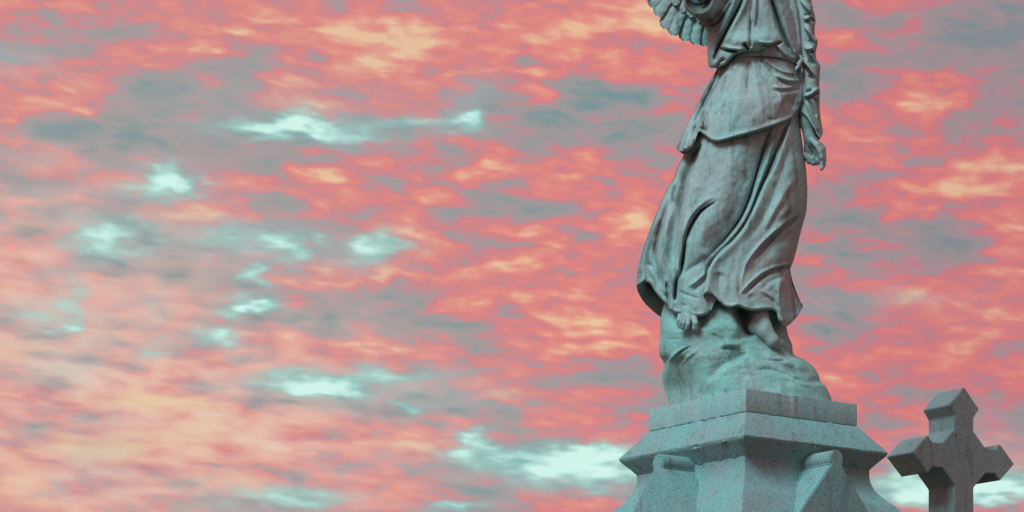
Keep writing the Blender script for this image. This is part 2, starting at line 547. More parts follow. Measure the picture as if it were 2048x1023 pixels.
class Sheet:
    """collects front and back surfaces of one garment into one mesh"""
    def __init__(self):
        self.v, self.f, self.n, self.g = [], [], 0, []

    def add(self, px, py, d, lips=(), thick=0.014, stain=None):
        for side in lips:
            rows = [(0.10, 0.25), (0.35, 0.5), (0.65, 0.5), (0.92, 0.1), (1.0, -0.6), (1.05, -9.0)]
            base = {"bottom": (px[-1:], py[-1:], d[-1:]), "left": (px[:, :1], py[:, :1], d[:, :1]),
                    "right": (px[:, -1:], py[:, -1:], d[:, -1:]), "top": (px[:1], py[:1], d[:1])}[side]
            bx, by, bd = base
            for q, o in rows:
                nd = bd + q * thick
                if side == "bottom":
                    px = np.vstack([px, bx]); py = np.vstack([py, by + o]); d = np.vstack([d, nd])
                elif side == "top":
                    px = np.vstack([bx, px]); py = np.vstack([by - o, py]); d = np.vstack([nd, d])
                elif side == "left":
                    px = np.hstack([bx - o, px]); py = np.hstack([by, py]); d = np.hstack([nd, d])
                else:
                    px = np.hstack([px, bx + o]); py = np.hstack([py, by]); d = np.hstack([d, nd])
        nr, nc = px.shape
        self.f.append(grid_faces(nr, nc, self.n))
        self.v.append(P(px, py, d).reshape(-1, 3))
        self.g.append(np.zeros(nr * nc) if stain is None else np.clip(stain(px, py), 0, 1).ravel())
        self.n += nr * nc
        return self

    def build(self, name, mat, parent):
        me = mesh_np(name, np.vstack(self.v), np.vstack(self.f))
        g_ = np.concatenate(self.g).astype(np.float32)
        if g_.max() > 0:
            me.attributes.new("stain", "FLOAT", "POINT").data.foreach_set("value", g_)
        return link(name, me, mat, parent)


def profile(tab):
    t = np.asarray(tab, dtype=float)
    return lambda y: np.interp(y, t[:, 0], t[:, 1])


def inflate(px, py, Lf, Rf, Df, p=2.3, q=2.0):
    L_, R_ = Lf(py), Rf(py)
    s = np.clip((2 * px - L_ - R_) / (R_ - L_), -1, 1)
    return Df(py) * (1 - np.abs(s) ** p) ** (1 / q)


# ------------------------------------------------------------------ ground
bm = bmesh.new()
bmesh.ops.create_circle(bm, cap_ends=True, segments=96, radius=6000)
me = bpy.data.meshes.new("ground"); bm.to_mesh(me); bm.free()
g = link("ground", me, mat_ground, None, False)
g["kind"] = "structure"

# ------------------------------------------------------------------ pedestal
PHI = R(53.9)
AX = Vector((0.913, YS, 0))
E_L = Vector((-math.cos(PHI), math.sin(PHI), 0))      # from the near corner along the left face
E_R = Vector((math.sin(PHI), math.cos(PHI), 0))       # from the near corner along the right face
N_R = Vector((E_R.y, -E_R.x, 0))                      # outward normals of the two faces in view
N_L = Vector((-E_L.y, E_L.x, 0))
C_F = (-(E_L + E_R)).normalized()
C_S = Vector((-C_F.y, C_F.x, 0))


def corner(k, h):
    a = [C_F, C_S, -C_F, -C_S][k]
    return AX + a * h


def wear(bm, bevel, cuts=46, amp=.0007):
    """cut the long edges up, knock them slightly out of true and round them off"""
    lng = [e for e in bm.edges if e.calc_length() > .25]
    bmesh.ops.subdivide_edges(bm, edges=lng, cuts=cuts, use_grid_fill=True)
    co = np.array([v.co[:] for v in bm.verts])
    a = np.arctan2(co[:, 1] - AX.y, co[:, 0] - AX.x)
    u, w_ = a * .45 + co[:, 0] * .3, co[:, 2] + co[:, 1] * .2
    n1 = vnoise(u, w_, .022, .022, 71) * amp + vnoise(u, w_, .009, .009, 72) * amp * .5
    n2 = vnoise(u + 3, w_, .022, .022, 73) * amp
    chip = np.clip(vnoise(u, w_ + 2, .03, .03, 74) - 1.3, 0, 1) * .0045
    for v_, p, q, c in zip(bm.verts, n1, n2, chip):
        r = Vector((v_.co.x - AX.x, v_.co.y - AX.y, 0)).normalized() if (v_.co - AX).xy.length > 1e-6 else Vector((0, 0, 0))
        sharp_v = any(e.calc_face_angle(0) > .3 for e in v_.link_edges)
        v_.co += r * (p * (1 if sharp_v else .25) - (c if sharp_v else 0)) + Vector((0, 0, q if sharp_v else 0))
    if bevel:
        bmesh.ops.bevel(bm, geom=[e for e in bm.edges if e.calc_face_angle(0) > 0.3], offset=bevel, segments=2, affect="EDGES", profile=0.6)


def square_stack(name, levels, mat, parent, bevel=0.004):
    """a square stone turned with its corner to the viewer: (half diagonal, height) from the top down"""
    bm = bmesh.new()
    rings = []
    for h, z in levels:
        rings.append([bm.verts.new((*corner(k, h).xy, z)) for k in range(4)])
    for a, b in zip(rings, rings[1:]):
        for k in range(4):
            bm.faces.new((a[k], a[(k + 1) % 4], b[(k + 1) % 4], b[k]))
    bm.faces.new(rings[0][::-1]); bm.faces.new(rings[-1])
    bmesh.ops.recalc_face_normals(bm, faces=bm.faces)
    wear(bm, bevel)
    me = bpy.data.meshes.new(name); bm.to_mesh(me); bm.free()
    me.set_sharp_from_angle(angle=R(30))
    return link(name, me, mat, parent, True)


ped = empty("pedestal", (AX.x, AX.y, 0), "square grey granite pedestal with projecting cornice under the angel statue", "pedestal")
Z_PL, Z_CT, Z_CW, Z_CU, Z_N1 = 3.239, 3.156, 3.052, 3.006, 2.965
square_stack("cornice", [(0.395, Z_CT - 0.0015), (0.512, Z_CW), (0.505, Z_CW - 0.012), (0.462, Z_CU), (0.440, Z_CU - 0.020)], mat_granite, ped, 0.005)
lv = [(0.441, Z_CU - 0.018)]
for i in range(10):      # hollow moulding that sweeps out into the sloping sides
    t = i / 9
    lv.append((0.440 + 0.012 * t + 0.085 * t ** 2.2, 2.965 - 0.115 * t))
lv += [(0.80, 2.585), (0.845, 2.53), (0.86, 2.50), (0.86, 2.36)]
shaft = square_stack("shaft", lv, mat_granite, ped, 0.0)
square_stack("die", [(0.76, 2.358), (0.76, 1.0)], mat_granite, ped, 0.008)
square_stack("base_step", [(0.90, 0.998), (1.0, 0.9), (1.0, 0.45)], mat_granite, ped, 0.008)
square_stack("base_step", [(1.25, 0.448), (1.25, -0.05)], mat_granite, ped, 0.01)


def gablet(n, e):
    """small stone gable with a round roll along its ridge, one on each face"""
    bm = bmesh.new()
    r, zc, Dn, Db = 0.033, 2.985, 0.464, 0.20
    prof = []
    zb = 2.50
    for k in range(0, 19):
        a = R(-38 + (256 / 18) * k)
        prof.append((r * math.cos(a), zc + r * math.sin(a)))
    s = 0.84
    x0, z0 = prof[0]
    prof = [(x0 + (z0 - zb) * s, zb)] + prof + [(-(x0 + (z0 - zb) * s), zb)]
    fr = [bm.verts.new(AX + n * Dn + e * x + Vector((0, 0, z))) for x, z in prof]
    bk = [bm.verts.new(AX + n * Db + e * x + Vector((0, 0, z))) for x, z in prof]
    N = len(prof)
    for i in range(N):
        bm.faces.new((fr[i], fr[(i + 1) % N], bk[(i + 1) % N], bk[i]))
    bm.faces.new(fr); bm.faces.new(bk[::-1])
    bmesh.ops.recalc_face_normals(bm, faces=bm.faces)
    bmesh.ops.bevel(bm, geom=[ed for ed in bm.edges if ed.calc_face_angle(0) > 0.6], offset=0.004, segments=2, affect="EDGES")
    me = bpy.data.meshes.new("gablet"); bm.to_mesh(me); bm.free()
    o = link("gablet", me, mat_granite, ped, True)
    try:
        me.set_sharp_from_angle(angle=R(32))
    except Exception:
        pass
    return o


for n_, e_ in ((N_R, E_R), (N_L, E_L), (-N_R, E_R), (-N_L, E_L)):
    gablet(n_, e_)

# ------------------------------------------------------------------ cross
CY = 11.0
cphi = R(34)
ce = Vector((math.cos(cphi), math.sin(cphi), 0))
cn = Vector((math.sin(cphi), -math.cos(cphi), 0))
U = CY / FOC / 3.614
cc = Vector(((1928.7 - 1024) / FOC * CY, CY, EYE + (HOR - 915) / FOC * CY))
cross = empty("stone_cross", (cc.x, cc.y, 0), "grey granite cross with pointed arms beside the angel's pedestal", "cross")
cross_pts = [(0, 512), (142, 368), (90, 300), (88, 205), (207, 88), (300, 86), (345, 134), (488, 0), (345, -134), (300, -86), (207, -88), (90, -205),
             (97, -1400), (-97, -1400), (-90, -205), (-207, -88), (-300, -86), (-345, -134), (-488, 0), (-345, 134), (-300, 86), (-207, 88), (-88, 205), (-90, 300), (-142, 368)]
bm = bmesh.new()
TH = 276 * U
fr = [bm.verts.new(cc + ce * (x * 1.035 * U) + Vector((0, 0, z * U))) for x, z in cross_pts]
bk = [bm.verts.new(cc + ce * (x * 1.035 * U) - cn * TH + Vector((0, 0, z * U))) for x, z in cross_pts]
N = len(fr)
for i in range(N):
    bm.faces.new((fr[i], fr[(i + 1) % N], bk[(i + 1) % N], bk[i]))
bm.faces.new(fr); bm.faces.new(bk[::-1])
bmesh.ops.recalc_face_normals(bm, faces=bm.faces)
bmesh.ops.bevel(bm, geom=[e for e in bm.edges if e.calc_face_angle(0) > 0.3], offset=0.0028, segments=2, affect="EDGES")
me = bpy.data.meshes.new("cross_body"); bm.to_mesh(me); bm.free()
link("cross_body", me, mat_cross, cross, False)
zlow = cc.z - 1400 * U


def cross_block(name, hw, hd, z1, z0):
    bm = bmesh.new()
    ctr = cc - cn * TH / 2
    top = [bm.verts.new((*(ctr + ce * (hw * a) + cn * (hd * b)).xy, z1)) for a, b in ((-1, -1), (1, -1), (1, 1), (-1, 1))]
    bot = [bm.verts.new((*(ctr + ce * (hw * a) + cn * (hd * b)).xy, z0)) for a, b in ((-1, -1), (1, -1), (1, 1), (-1, 1))]
    for k in range(4):
        bm.faces.new((top[k], top[(k + 1) % 4], bot[(k + 1) % 4], bot[k]))
    bm.faces.new(top[::-1]); bm.faces.new(bot)
    bmesh.ops.recalc_face_normals(bm, faces=bm.faces)
    bmesh.ops.bevel(bm, geom=list(bm.edges), offset=0.008, segments=2, affect="EDGES")
    me = bpy.data.meshes.new(name); bm.to_mesh(me); bm.free()
    link(name, me, mat_cross, cross, False)


cross_block("base_block", 0.17, 0.18, zlow + 0.02, 1.0)
cross_block("base_block", 0.32, 0.33, 1.0, 0.4)
cross_block("base_block", 0.5, 0.5, 0.4, -0.05)

# ------------------------------------------------------------------ statue
st = empty("angel_statue", (AX.x, AX.y, Z_PL - 0.08), "weathered marble angel statue in flowing robes standing on a rock", "statue")
square_stack("plinth", [(0.3945, Z_PL), (0.3945, Z_CT)], mat_plinth, st, 0.004)

# --- rock
RL = [(1352, 590), (1330, 606), (1321, 637), (1321, 668), (1318, 690), (1319, 709), (1327.5, 725), (1324.4, 748), (1327.5, 774), (1337, 797), (1345, 830)]
RR = [(1568, 590), (1572, 620), (1573, 649), (1576, 668), (1584, 688), (1588, 709), (1609, 719), (1627, 733), (1637.5, 750), (1641, 762), (1652, 772), (1662, 795), (1668, 830)]
mono = lambda c: (lambda s: profile(s[np.argsort(s[:, 1], kind="stable")][:, ::-1]))(spline(c, 400))
rLf, rRf = mono(RL), mono(RR)
rD = profile([(590, .15), (640, .17), (700, .195), (760, .235), (800, .262), (830, .27)])
fr_ = Folds(.8)
fr_.st(.030, 3, 16, [(1385, 688), (1366, 696), (1352, 705), (1341, 717), (1334, 735), (1333, 770), (1338, 800)], .25, .05)
fr_.st(-.014, 4, 3, [(1384, 690), (1368, 699), (1354, 710), (1344, 722)], .2, .3)
fr_.st(.022, 5, 22, [(1398, 696), (1376, 714), (1360, 734), (1350, 760), (1344, 800)], .15, .05)
fr_.st(-.016, 14, 9, [(1400, 700), (1376, 719), (1358, 738), (1346, 768), (1340, 801)], .2, .1)
fr_.st(-.042, 20, 5, [(1498, 706), (1476, 716), (1455, 727), (1434, 744), (1414, 768), (1401, 789), (1395, 805)], .12, .05)
fr_.st(.026, 5, 44, [(1498, 709), (1474, 721), (1455, 731), (1436, 748), (1418, 770), (1404, 792)], .15, .05)
fr_.st(-.016, 4, 4, [(1440, 698), (1456, 695), (1478, 696)], .35, .35)
fr_.st(.010, 8, 8, [(1430, 690), (1456, 688), (1485, 691)], .3, .3)
fr_.st(-.020, 8, 10, [(1545, 722), (1565, 729), (1586, 738), (1602, 744)], .3, .3)
fr_.st(.022, 12, 12, [(1520, 706), (1550, 712), (1590, 727), (1618, 745)], .25, .25)
fr_.st(-.012, 5, 6, [(1500, 714), (1530, 719), (1562, 720), (1590, 716)], .25, .25)
fr_.st(.016, 14, 14, [(1570, 745), (1600, 755), (1630, 768)], .3, .3)
fr_.st(-.010, 5, 5, [(1560, 758), (1590, 766), (1625, 780)], .3, .3)
fr_.st(-.014, 6, 6, [(1500, 742), (1540, 738), (1580, 752), (1610, 764)], .3, .3)
fr_.st(-.085, 11, 16, [(1482, 612), (1487, 632), (1492, 652), (1500, 666), (1512, 674)], .05, .3)
fr_.st(.030, 18, 8, [(1462, 610), (1468, 635), (1476, 655), (1490, 676)], .05, .35)
fr_.bump(.02, 1440, 640, 40, 30).bump(-.022, 1535, 645, 34, 34)
fr_.st(-.03, 7, 12, [(1396, 620), (1402, 640), (1400, 662)], .05, .3)
fr_.st(-.002, 2, 2, [(1421, 666), (1436, 673), (1452, 679)], .2, .2)
fr_.st(-.004, 3, 3, [(1330, 678), (1345, 677), (1360, 679)], .2, .2)
fr_.bump(.020, 1355, 665, 30, 26)
fr_.bump(.022, 1350, 760, 12, 40)


def rock_depth(px, py):
    d = -inflate(px, py, rLf, rRf, rD, 2.5)
    d = d - fr_(px, py) - .0035 * vnoise(px, py, 40, 22, 3) - .0007 * vnoise(px + .5 * py, py, 18, 8, 4) - .0003 * vnoise(px, py, 6, 4, 5) - .0002 * vnoise(px + py, py - px, 9, 3, 6)
    return d


def plinth_limit(px, py, d):
    X = (px - 1024) / FOC * (YS + d) - (AX.x + C_F.x * .3945)
    lim = -.3945 + np.where(X < 0, -X * math.tan(PHI), X / math.tan(PHI)) + .022
    wgt = np.clip((py - 690) / 95, 0, 1)
    wgt = wgt * wgt * (3 - 2 * wgt)
    e = np.maximum(d, np.minimum(lim, .15))
    e = np.where(lim - d > -.05, d + (np.logaddexp(0, (lim - d) / .012) * .012), d)
    return d + (e - d) * wgt


S = Sheet()
gx, gy, gu, gv = coons(RL, RR, [(1352, 590), (1568, 590)], [(1345, 830), (1668, 830)], 330, 260, .6)
fade = np.clip(np.minimum(gu, 1 - gu) / .03, 0, 1)
base_d = -inflate(gx, gy, rLf, rRf, rD, 2.5)
dd = base_d + (rock_depth(gx, gy) - base_d) * fade
dd[:, 0] = dd[:, -1] = 0
dd = plinth_limit(gx, gy, dd)
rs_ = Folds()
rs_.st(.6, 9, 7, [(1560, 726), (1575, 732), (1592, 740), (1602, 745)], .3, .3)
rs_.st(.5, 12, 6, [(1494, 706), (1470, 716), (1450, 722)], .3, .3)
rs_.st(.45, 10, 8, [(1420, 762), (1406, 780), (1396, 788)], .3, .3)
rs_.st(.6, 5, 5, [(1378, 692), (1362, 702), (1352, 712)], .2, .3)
rs_.st(.5, 14, 12, [(1482, 616), (1488, 640), (1498, 664)], .1, .3)  # hollow beside the heel coloured darker
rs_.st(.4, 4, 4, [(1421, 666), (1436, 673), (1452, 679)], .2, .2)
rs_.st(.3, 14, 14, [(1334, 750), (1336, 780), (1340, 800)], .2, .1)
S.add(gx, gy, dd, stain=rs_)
bx_, by_, bu, bv = coons(RL, RR, [(1352, 590), (1568, 590)], [(1345, 830), (1668, 830)], 90, 80, .6)
dd = inflate(bx_, by_, rLf, rRf, rD, 2.5) + .012 * vnoise(bx_, by_, 30, 22, 9) * np.clip(np.minimum(bu, 1 - bu) / .06, 0, 1)
dd[:, 0] = dd[:, -1] = 0
dd[:, 0] = plinth_limit(bx_[:, :1], by_[:, :1], dd[:, :1])[:, 0]; dd[:, -1] = plinth_limit(bx_[:, -1:], by_[:, -1:], dd[:, -1:])[:, 0]
S.add(bx_, by_, dd)
# top of the rock
tx = np.linspace(1352, 1568, 60)
ft = -inflate(tx, np.full(60, 590.), rLf, rRf, rD, 2.5)
k = np.linspace(-1, 1, 30)[:, None]
S.add(np.repeat(tx[None], 30, 0), np.full((30, 60), 590.0) - 6 * (1 - k ** 2), k * -ft[None])
S.build("rock_base", mat_rock, st)

# --- long robe
KL = [(1440, 100), (1432, 150), (1400, 232), (1368.5, 309), (1355, 336), (1346, 361), (1328, 391.6), (1307.7, 445), (1295.4, 492), (1290, 521), (1291, 551)]
KR = [(1600, 100), (1598, 200), (1600.5, 252.6), (1606.7, 304), (1612, 340), (1614.7, 381), (1612.6, 422), (1603.4, 457), (1589, 515), (1581, 537)]
kLf = mono(KL + [(1300, 640)])
kRf = mono(KR + [(1583, 560), (1590, 640)])
kD = profile([(100, .11), (200, .135), (300, .158), (430, .182), (550, .195), (650, .205)])
skirt_base = lambda px, py: -inflate(px, py, kLf, kRf, kD, 2.3)
fl = Folds(.70)
fl.bump(.030, 1455, 330, 46, 95, 12).bump(.034, 1408, 462, 30, 58, 14).bump(.012, 1395, 600, 30, 30)
fl.st(.034, 5, 24, [(1430, 262), (1416, 296), (1402, 334), (1384, 381), (1371, 422), (1365, 453), (1363, 486), (1361, 535)], .1, .15)
fl.st(-.058, 15, 7, [(1402, 285), (1384, 322), (1366, 372), (1356, 422), (1350, 463), (1347, 510), (1346, 556)], .05, .2)
fl.st(-.016, 6, 6, [(1364, 330), (1352, 370), (1342, 410), (1338, 440)], .2, .25)
fl.st(.020, 8, 8, [(1347, 395), (1335, 450), (1327, 500), (1325, 545), (1333, 592)], .25, .05)
fl.st(-.030, 6, 6, [(1340, 395), (1324, 440), (1312, 480), (1308, 515), (1318, 545), (1324, 575)], .2, .1)
fl.st(.012, 6, 7, [(1316, 440), (1303, 490), (1300, 530), (1306, 558)], .2, .1)
fl.st(-.022, 5, 7, [(1291, 527), (1304, 532), (1316, 543), (1322, 558), (1325, 580)], .1, .2)
fl.st(-.030, 4, 4, [(1332, 560), (1335, 585), (1338, 612)], .3, 0)
fl.st(.016, 5, 5, [(1343, 540), (1341, 580), (1342, 612)], .3, 0)
fl.st(-.050, 6, 5, [(1442, 400), (1430, 404), (1418, 411), (1402, 422), (1388, 441), (1377, 463), (1370, 486), (1366, 515), (1362, 545)], .5, .1)
fl.st(.026, 6, 6, [(1436, 393), (1416, 399), (1398, 412), (1382, 430), (1372, 452), (1366, 478)], .35, .2)
fl.st(-.045, 4, 5, [(1372, 476), (1368, 510), (1363, 540), (1355, 556), (1352, 580), (1350, 606)], .15, .1)
fl.st(-.036, 30, 10, [(1539, 270), (1519, 334), (1506, 375), (1494, 408), (1478, 440), (1455, 473), (1427, 503), (1402, 532)], .2, .15)
fl.st(-.034, 4, 4, [(1545, 245), (1529, 294), (1512, 352), (1496, 402), (1481, 435), (1457, 468), (1428, 500), (1406, 526)], .1, .2)
fl.st(.012, 5, 6, [(1562, 245), (1545, 290), (1524, 348), (1507, 403), (1489, 441), (1464, 473), (1437, 504)], .1, .2)
fl.st(-.034, 4, 6, [(1580, 236), (1560, 285), (1538, 338), (1522, 373), (1506, 412), (1489, 447), (1466, 477), (1440, 502), (1418, 530), (1408, 565)], .1, .05)
fl.st(-.016, 8, 8, [(1418, 512), (1396, 527), (1376, 540), (1358, 552)], .2, .2)
fl.st(.016, 5, 6, [(1424, 532), (1408, 548), (1390, 564), (1370, 577)], .15, .3)
fl.st(-.016, 6, 6, [(1412, 556), (1398, 570), (1384, 584)], .2, .3)
fl.st(-.010, 3, 4, [(1356, 582), (1376, 590), (1402, 598)], .2, .2)
fl.st(.006, 3, 3, [(1380, 600), (1386, 610), (1392, 622)], .3, .3)
fl.st(-.010, 4, 4, [(1362, 604), (1372, 616), (1376, 628)], .3, 0)
hemL = [(1291, 551), (1286, 559), (1277, 565), (1273, 571), (1281, 564.5), (1292, 562), (1302, 568), (1310, 582), (1322, 596.5), (1334, 609), (1341, 619), (1351, 625), (1371, 628),
        (1384, 630.5), (1396, 632), (1412, 629), (1422, 620), (1432, 600), (1452, 590), (1490, 590), (1540, 590), (1574, 580)]
fl.st(-.012, 3, 3, hemL[4:17], .05, .02)
fl.st(.008, 4, 5, [(x, y - 4) for x, y in hemL[5:16]], .05, .05)


def cloth(px, py, base, fold, u, v, seed, amp=.0022, dark_edges=True):
    fd = fold(px, py) + amp * vnoise(px, py, 22, 30, seed) + amp * .45 * vnoise(px, py, 8, 11, seed + 1)
    return fd


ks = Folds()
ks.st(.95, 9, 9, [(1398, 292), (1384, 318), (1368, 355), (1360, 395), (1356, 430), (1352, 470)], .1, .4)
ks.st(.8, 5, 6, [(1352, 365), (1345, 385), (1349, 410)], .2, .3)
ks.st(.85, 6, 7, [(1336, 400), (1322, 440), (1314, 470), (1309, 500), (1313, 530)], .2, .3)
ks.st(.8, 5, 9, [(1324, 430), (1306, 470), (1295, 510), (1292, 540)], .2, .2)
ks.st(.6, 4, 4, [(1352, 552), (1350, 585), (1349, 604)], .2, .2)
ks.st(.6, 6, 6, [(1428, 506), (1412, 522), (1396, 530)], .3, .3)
for a_, w_, pts_ in ((-.034, 2.6, [(1438, 401), (1418, 411), (1402, 422), (1388, 441), (1377, 463), (1370, 484)]),
                     (-.030, 2.4, [(1371, 482), (1367, 510), (1362, 540), (1356, 552)]),
                     (-.034, 2.6, [(1353, 553), (1351, 575), (1349, 604)]),
                     (-.024, 2.4, [(1539, 257), (1526, 300), (1510, 356), (1495, 404), (1479, 438), (1456, 470), (1432, 497)]),
                     (-.024, 2.4, [(1576, 240), (1558, 288), (1536, 342), (1520, 377), (1503, 420), (1484, 454), (1460, 483), (1440, 502)])):
    fl.st(a_, w_, w_, pts_, .35, .25)
gx, gy, gu, gv = coons(KL, KR + [(1578, 560), (1574, 580)], [(1440, 100), (1600, 100)], hemL, 440, 560, .45)
f = cloth(gx, gy, None, fl, gu, gv, 11)
f *= np.clip(np.minimum(gu, 1 - gu) / .035, 0, 1) ** .7
d_lp = skirt_base(gx, gy) - f
d_lp[:, 0] = 0; d_lp[:, -1] = 0
S = Sheet()
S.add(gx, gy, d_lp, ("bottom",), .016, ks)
# the robe's back, whose inside shows under the swung-out corner of the hem
KR2 = KR + [(1585, 561.6), (1595, 590), (1605.4, 614)]
backL = KL + [(1288, 560.6), (1273, 571)]
backhem = [(1273, 571), (1277, 586), (1289, 605), (1307.7, 623), (1320, 632), (1345, 645), (1400, 660), (1470, 668), (1540, 664), (1585, 642), (1605.4, 614)]
bx_, by_, bu, bv = coons(backL, KR2, [(1440, 100), (1600, 100)], backhem, 160, 200, .5)
kLb = mono(backL + [(1285, 600), (1312, 640), (1330, 700)]); kRb = mono(KR2 + [(1600, 700)])
s_ = np.clip(2 * bu - 1, -1, 1)
db = np.interp(by_, [100, 200, 300, 430, 550, 650], [.11, .135, .158, .182, .195, .205]) * (1 - np.abs(s_) ** 2.3) ** .5
db += .02 * np.sin(bu * 24 + .8 * np.sin(by_ / 90)) * np.sin(np.pi * bu) * bv
db[:, 0] = db[:, -1] = 0
S.add(bx_, by_, db)
S.add(bx_, by_ - 1, db - .012)
S.build("robe_skirt", mat_marble, st)

# --- the part of the robe drawn across from the right hip to the left ankle
RPL = [(1596, 205), (1586, 232), (1566, 288), (1549, 334), (1527, 376), (1508, 422), (1486, 463), (1458, 491), (1430, 517), (1421, 532), (1414, 560), (1406, 590)]
RPR = [(1597, 205), (1600.5, 252.6), (1606.7, 304), (1612, 340), (1614.7, 381), (1612.6, 422), (1603.4, 457), (1589, 515), (1581, 537), (1585, 561.6), (1595, 590), (1605.4, 614)]
hemR = [(1406, 590), (1414.5, 585), (1427, 590), (1437, 600.6), (1449.4, 611), (1461.7, 614.5), (1476, 611.5), (1490.5, 617), (1507, 620.5), (1527.4, 618.5), (1544, 619), (1553, 625),
        (1557, 639), (1566.4, 651), (1573, 651.5), (1585, 642), (1605.4, 614)]
fr2 = Folds(.62)
fr2.st(.020, 9, 10, [(1590, 225), (1569, 288), (1552, 334), (1530, 377), (1511, 423), (1489, 464), (1461, 493), (1434, 518), (1424, 535), (1418, 562), (1412, 588)], .1, 0)
fr2.bump(.030, 1570, 360, 30, 90, 6)
fr2.st(-.016, 10, 12, [(1586, 270), (1568, 330), (1548, 390), (1525, 440), (1500, 480)], .2, .2)
fr2.st(.014, 8, 9, [(1590, 352), (1562, 398), (1544, 428), (1527, 462)], .2, .12)
fr2.st(-.012, 6, 7, [(1574, 400), (1554, 430), (1536, 462)], .25, .2)
fr2.st(.024, 5, 6, [(1597, 424), (1580, 438), (1560, 453), (1537, 472), (1515, 495), (1495, 522), (1487, 545), (1482, 580)], .15, .3)
fr2.st(-.040, 7, 4, [(1601, 430), (1584, 444), (1562, 461), (1542, 480), (1522, 503), (1501, 526)], .1, .25)
fr2.st(-.014, 18, 10, [(1590, 460), (1560, 480), (1535, 503), (1508, 535)], .2, .25)
fr2.st(.020, 4, 6, [(1584, 526), (1560, 531), (1545, 535), (1524, 545), (1502, 563), (1479, 588)], .1, .15)
fr2.st(-.040, 7, 4, [(1584, 535), (1562, 538), (1548, 542), (1528, 552), (1508, 569), (1486, 591)], .1, .2)
fr2.st(-.014, 14, 6, [(1575, 550), (1545, 560), (1520, 580)], .2, .3)
fr2.st(.012, 4, 4, [(1516, 578), (1532, 585), (1548, 596), (1560, 612)], .2, .2)
fr2.st(.008, 3, 3, [(1528, 562), (1545, 574), (1560, 590)], .3, .3)
fr2.st(-.008, 3, 3, [(1522, 590), (1538, 596), (1552, 610)], .3, .3)
fr2.st(.018, 7, 6, [(1566, 545), (1558, 580), (1560, 615), (1566, 645)], .2, .05)
fr2.st(-.022, 6, 14, [(1576, 545), (1574, 585), (1578, 615), (1582, 636)], .15, .15)
fr2.st(-.018, 9, 12, [(1440, 540), (1438, 570), (1447, 604)], .2, 0)
fr2.st(.012, 9, 9, [(1472, 540), (1474, 575), (1476, 606)], .3, 0)
fr2.st(-.010, 8, 8, [(1460, 545), (1460, 580), (1462, 612)], .3, .1)
fr2.st(-.010, 9, 9, [(1500, 585), (1506, 605), (1508, 620)], .3, 0)
fr2.st(-.014, 3, 3, hemR[:-1], .02, .05)
fr2.st(.008, 4, 4, [(x, y - 4) for x, y in hemR[2:14]], .05, .05)
gx, gy, gu, gv = coons(RPL, RPR, [(1596, 205), (1597, 205)], hemR, 330, 480, .45)
f = cloth(gx, gy, None, fr2, gu, gv, 21)
rt = np.clip((1 - gu) / .05, 0, 1) ** .7
d_rp = skirt_base(gx, gy) - f * rt - (np.interp(gy, [205, 300, 450, 560, 620], [.003, .010, .022, .030, .036])) * rt * np.clip(gv * 6, 0, 1)
d_rp[:, -1] = 0.0
S = Sheet()
S.add(gx, gy, d_rp, ("left", "bottom"), .020)
S.build("robe_panel", mat_marble, st)

# --- overskirt falling from the belt
OL = [(1440, 105), (1434, 138), (1428, 150), (1395, 210), (1381, 236), (1364, 272), (1353, 298)]
OR = [(1600, 105), (1601, 135), (1606, 160), (1609, 180), (1607, 201)]
oLf = mono(OL + [(1345, 330)]); oRf = mono(OR + [(1600, 226), (1590, 330)])
oD = profile([(105, .125), (150, .155), (200, .180), (250, .196), (310, .205)])
hemO = [(1353, 298), (1359, 302.5), (1368, 303), (1377, 299.5), (1385, 292.5), (1389, 281), (1391.5, 270), (1396, 264.3), (1403, 264.5), (1411.7, 273), (1422, 281), (1434, 284), (1450.7, 280.5), (1475, 273.5),
        (1516, 262.5), (1557, 248.8), (1578, 240), (1590, 232), (1599, 218), (1607, 201)]
fo = Folds()
fo.st(.022, 6, 16, [(1466, 118), (1452, 142), (1436, 172), (1420, 205), (1407, 235), (1398, 258)], .1, .05)
fo.st(-.060, 14, 6, [(1456, 122), (1440, 150), (1424, 180), (1408, 212), (1396, 240), (1389, 262), (1386, 280)], .05, .15)
fo.st(.020, 8, 8, [(1392, 240), (1382, 262), (1372, 284), (1370, 300)], .2, .05)
fo.st(-.020, 6, 8, [(1424, 200), (1414, 225), (1408, 250), (1412, 268)], .2, .1)
fo.st(.008, 10, 10, [(1487, 118), (1480, 170), (1468, 230), (1452, 276)], .15, .3)
fo.st(.008, 6, 6, [(1478, 118), (1464, 150), (1448, 195), (1440, 240)], .15, .3)
fo.st(-.008, 7, 7, [(1470, 128), (1456, 165), (1442, 210)], .2, .3)
fo.st(.007, 7, 7, [(1506, 116), (1512, 160), (1522, 210), (1530, 250)], .1, .3)
fo.st(-.007, 6, 6, [(1497, 118), (1498, 150), (1494, 200)], .1, .3)
fo.st(.010, 5, 5, [(1513, 116), (1530, 136), (1550, 164), (1562, 195), (1568, 228)], .1, .25)
fo.st(-.007, 5, 5, [(1520, 118), (1530, 128), (1548, 152)], .1, .3)
fo.st(.014, 5, 6, [(1526, 116), (1545, 132), (1565, 143), (1594, 148)], .1, .2)
fo.st(-.013, 5, 6, [(1550, 152), (1565, 164), (1580, 170), (1600, 172)], .3, .05)
fo.st(.014, 5, 5, [(1545, 148), (1562, 156), (1582, 161), (1600, 160)], .3, .05)
fo.st(-.011, 4, 8, [(1540, 180), (1560, 183), (1580, 182), (1601, 178)], .3, .05)
fo.st(.012, 5, 5, [(1542, 174), (1565, 176), (1582, 174), (1600, 169)], .3, .05)
fo.st(-.014, 12, 14, [(1566, 196), (1580, 205), (1592, 210)], .3, .2)
fo.st(.022, 6, 5, [(1606, 150), (1606, 185), (1598, 212), (1586, 230)], .2, .2)
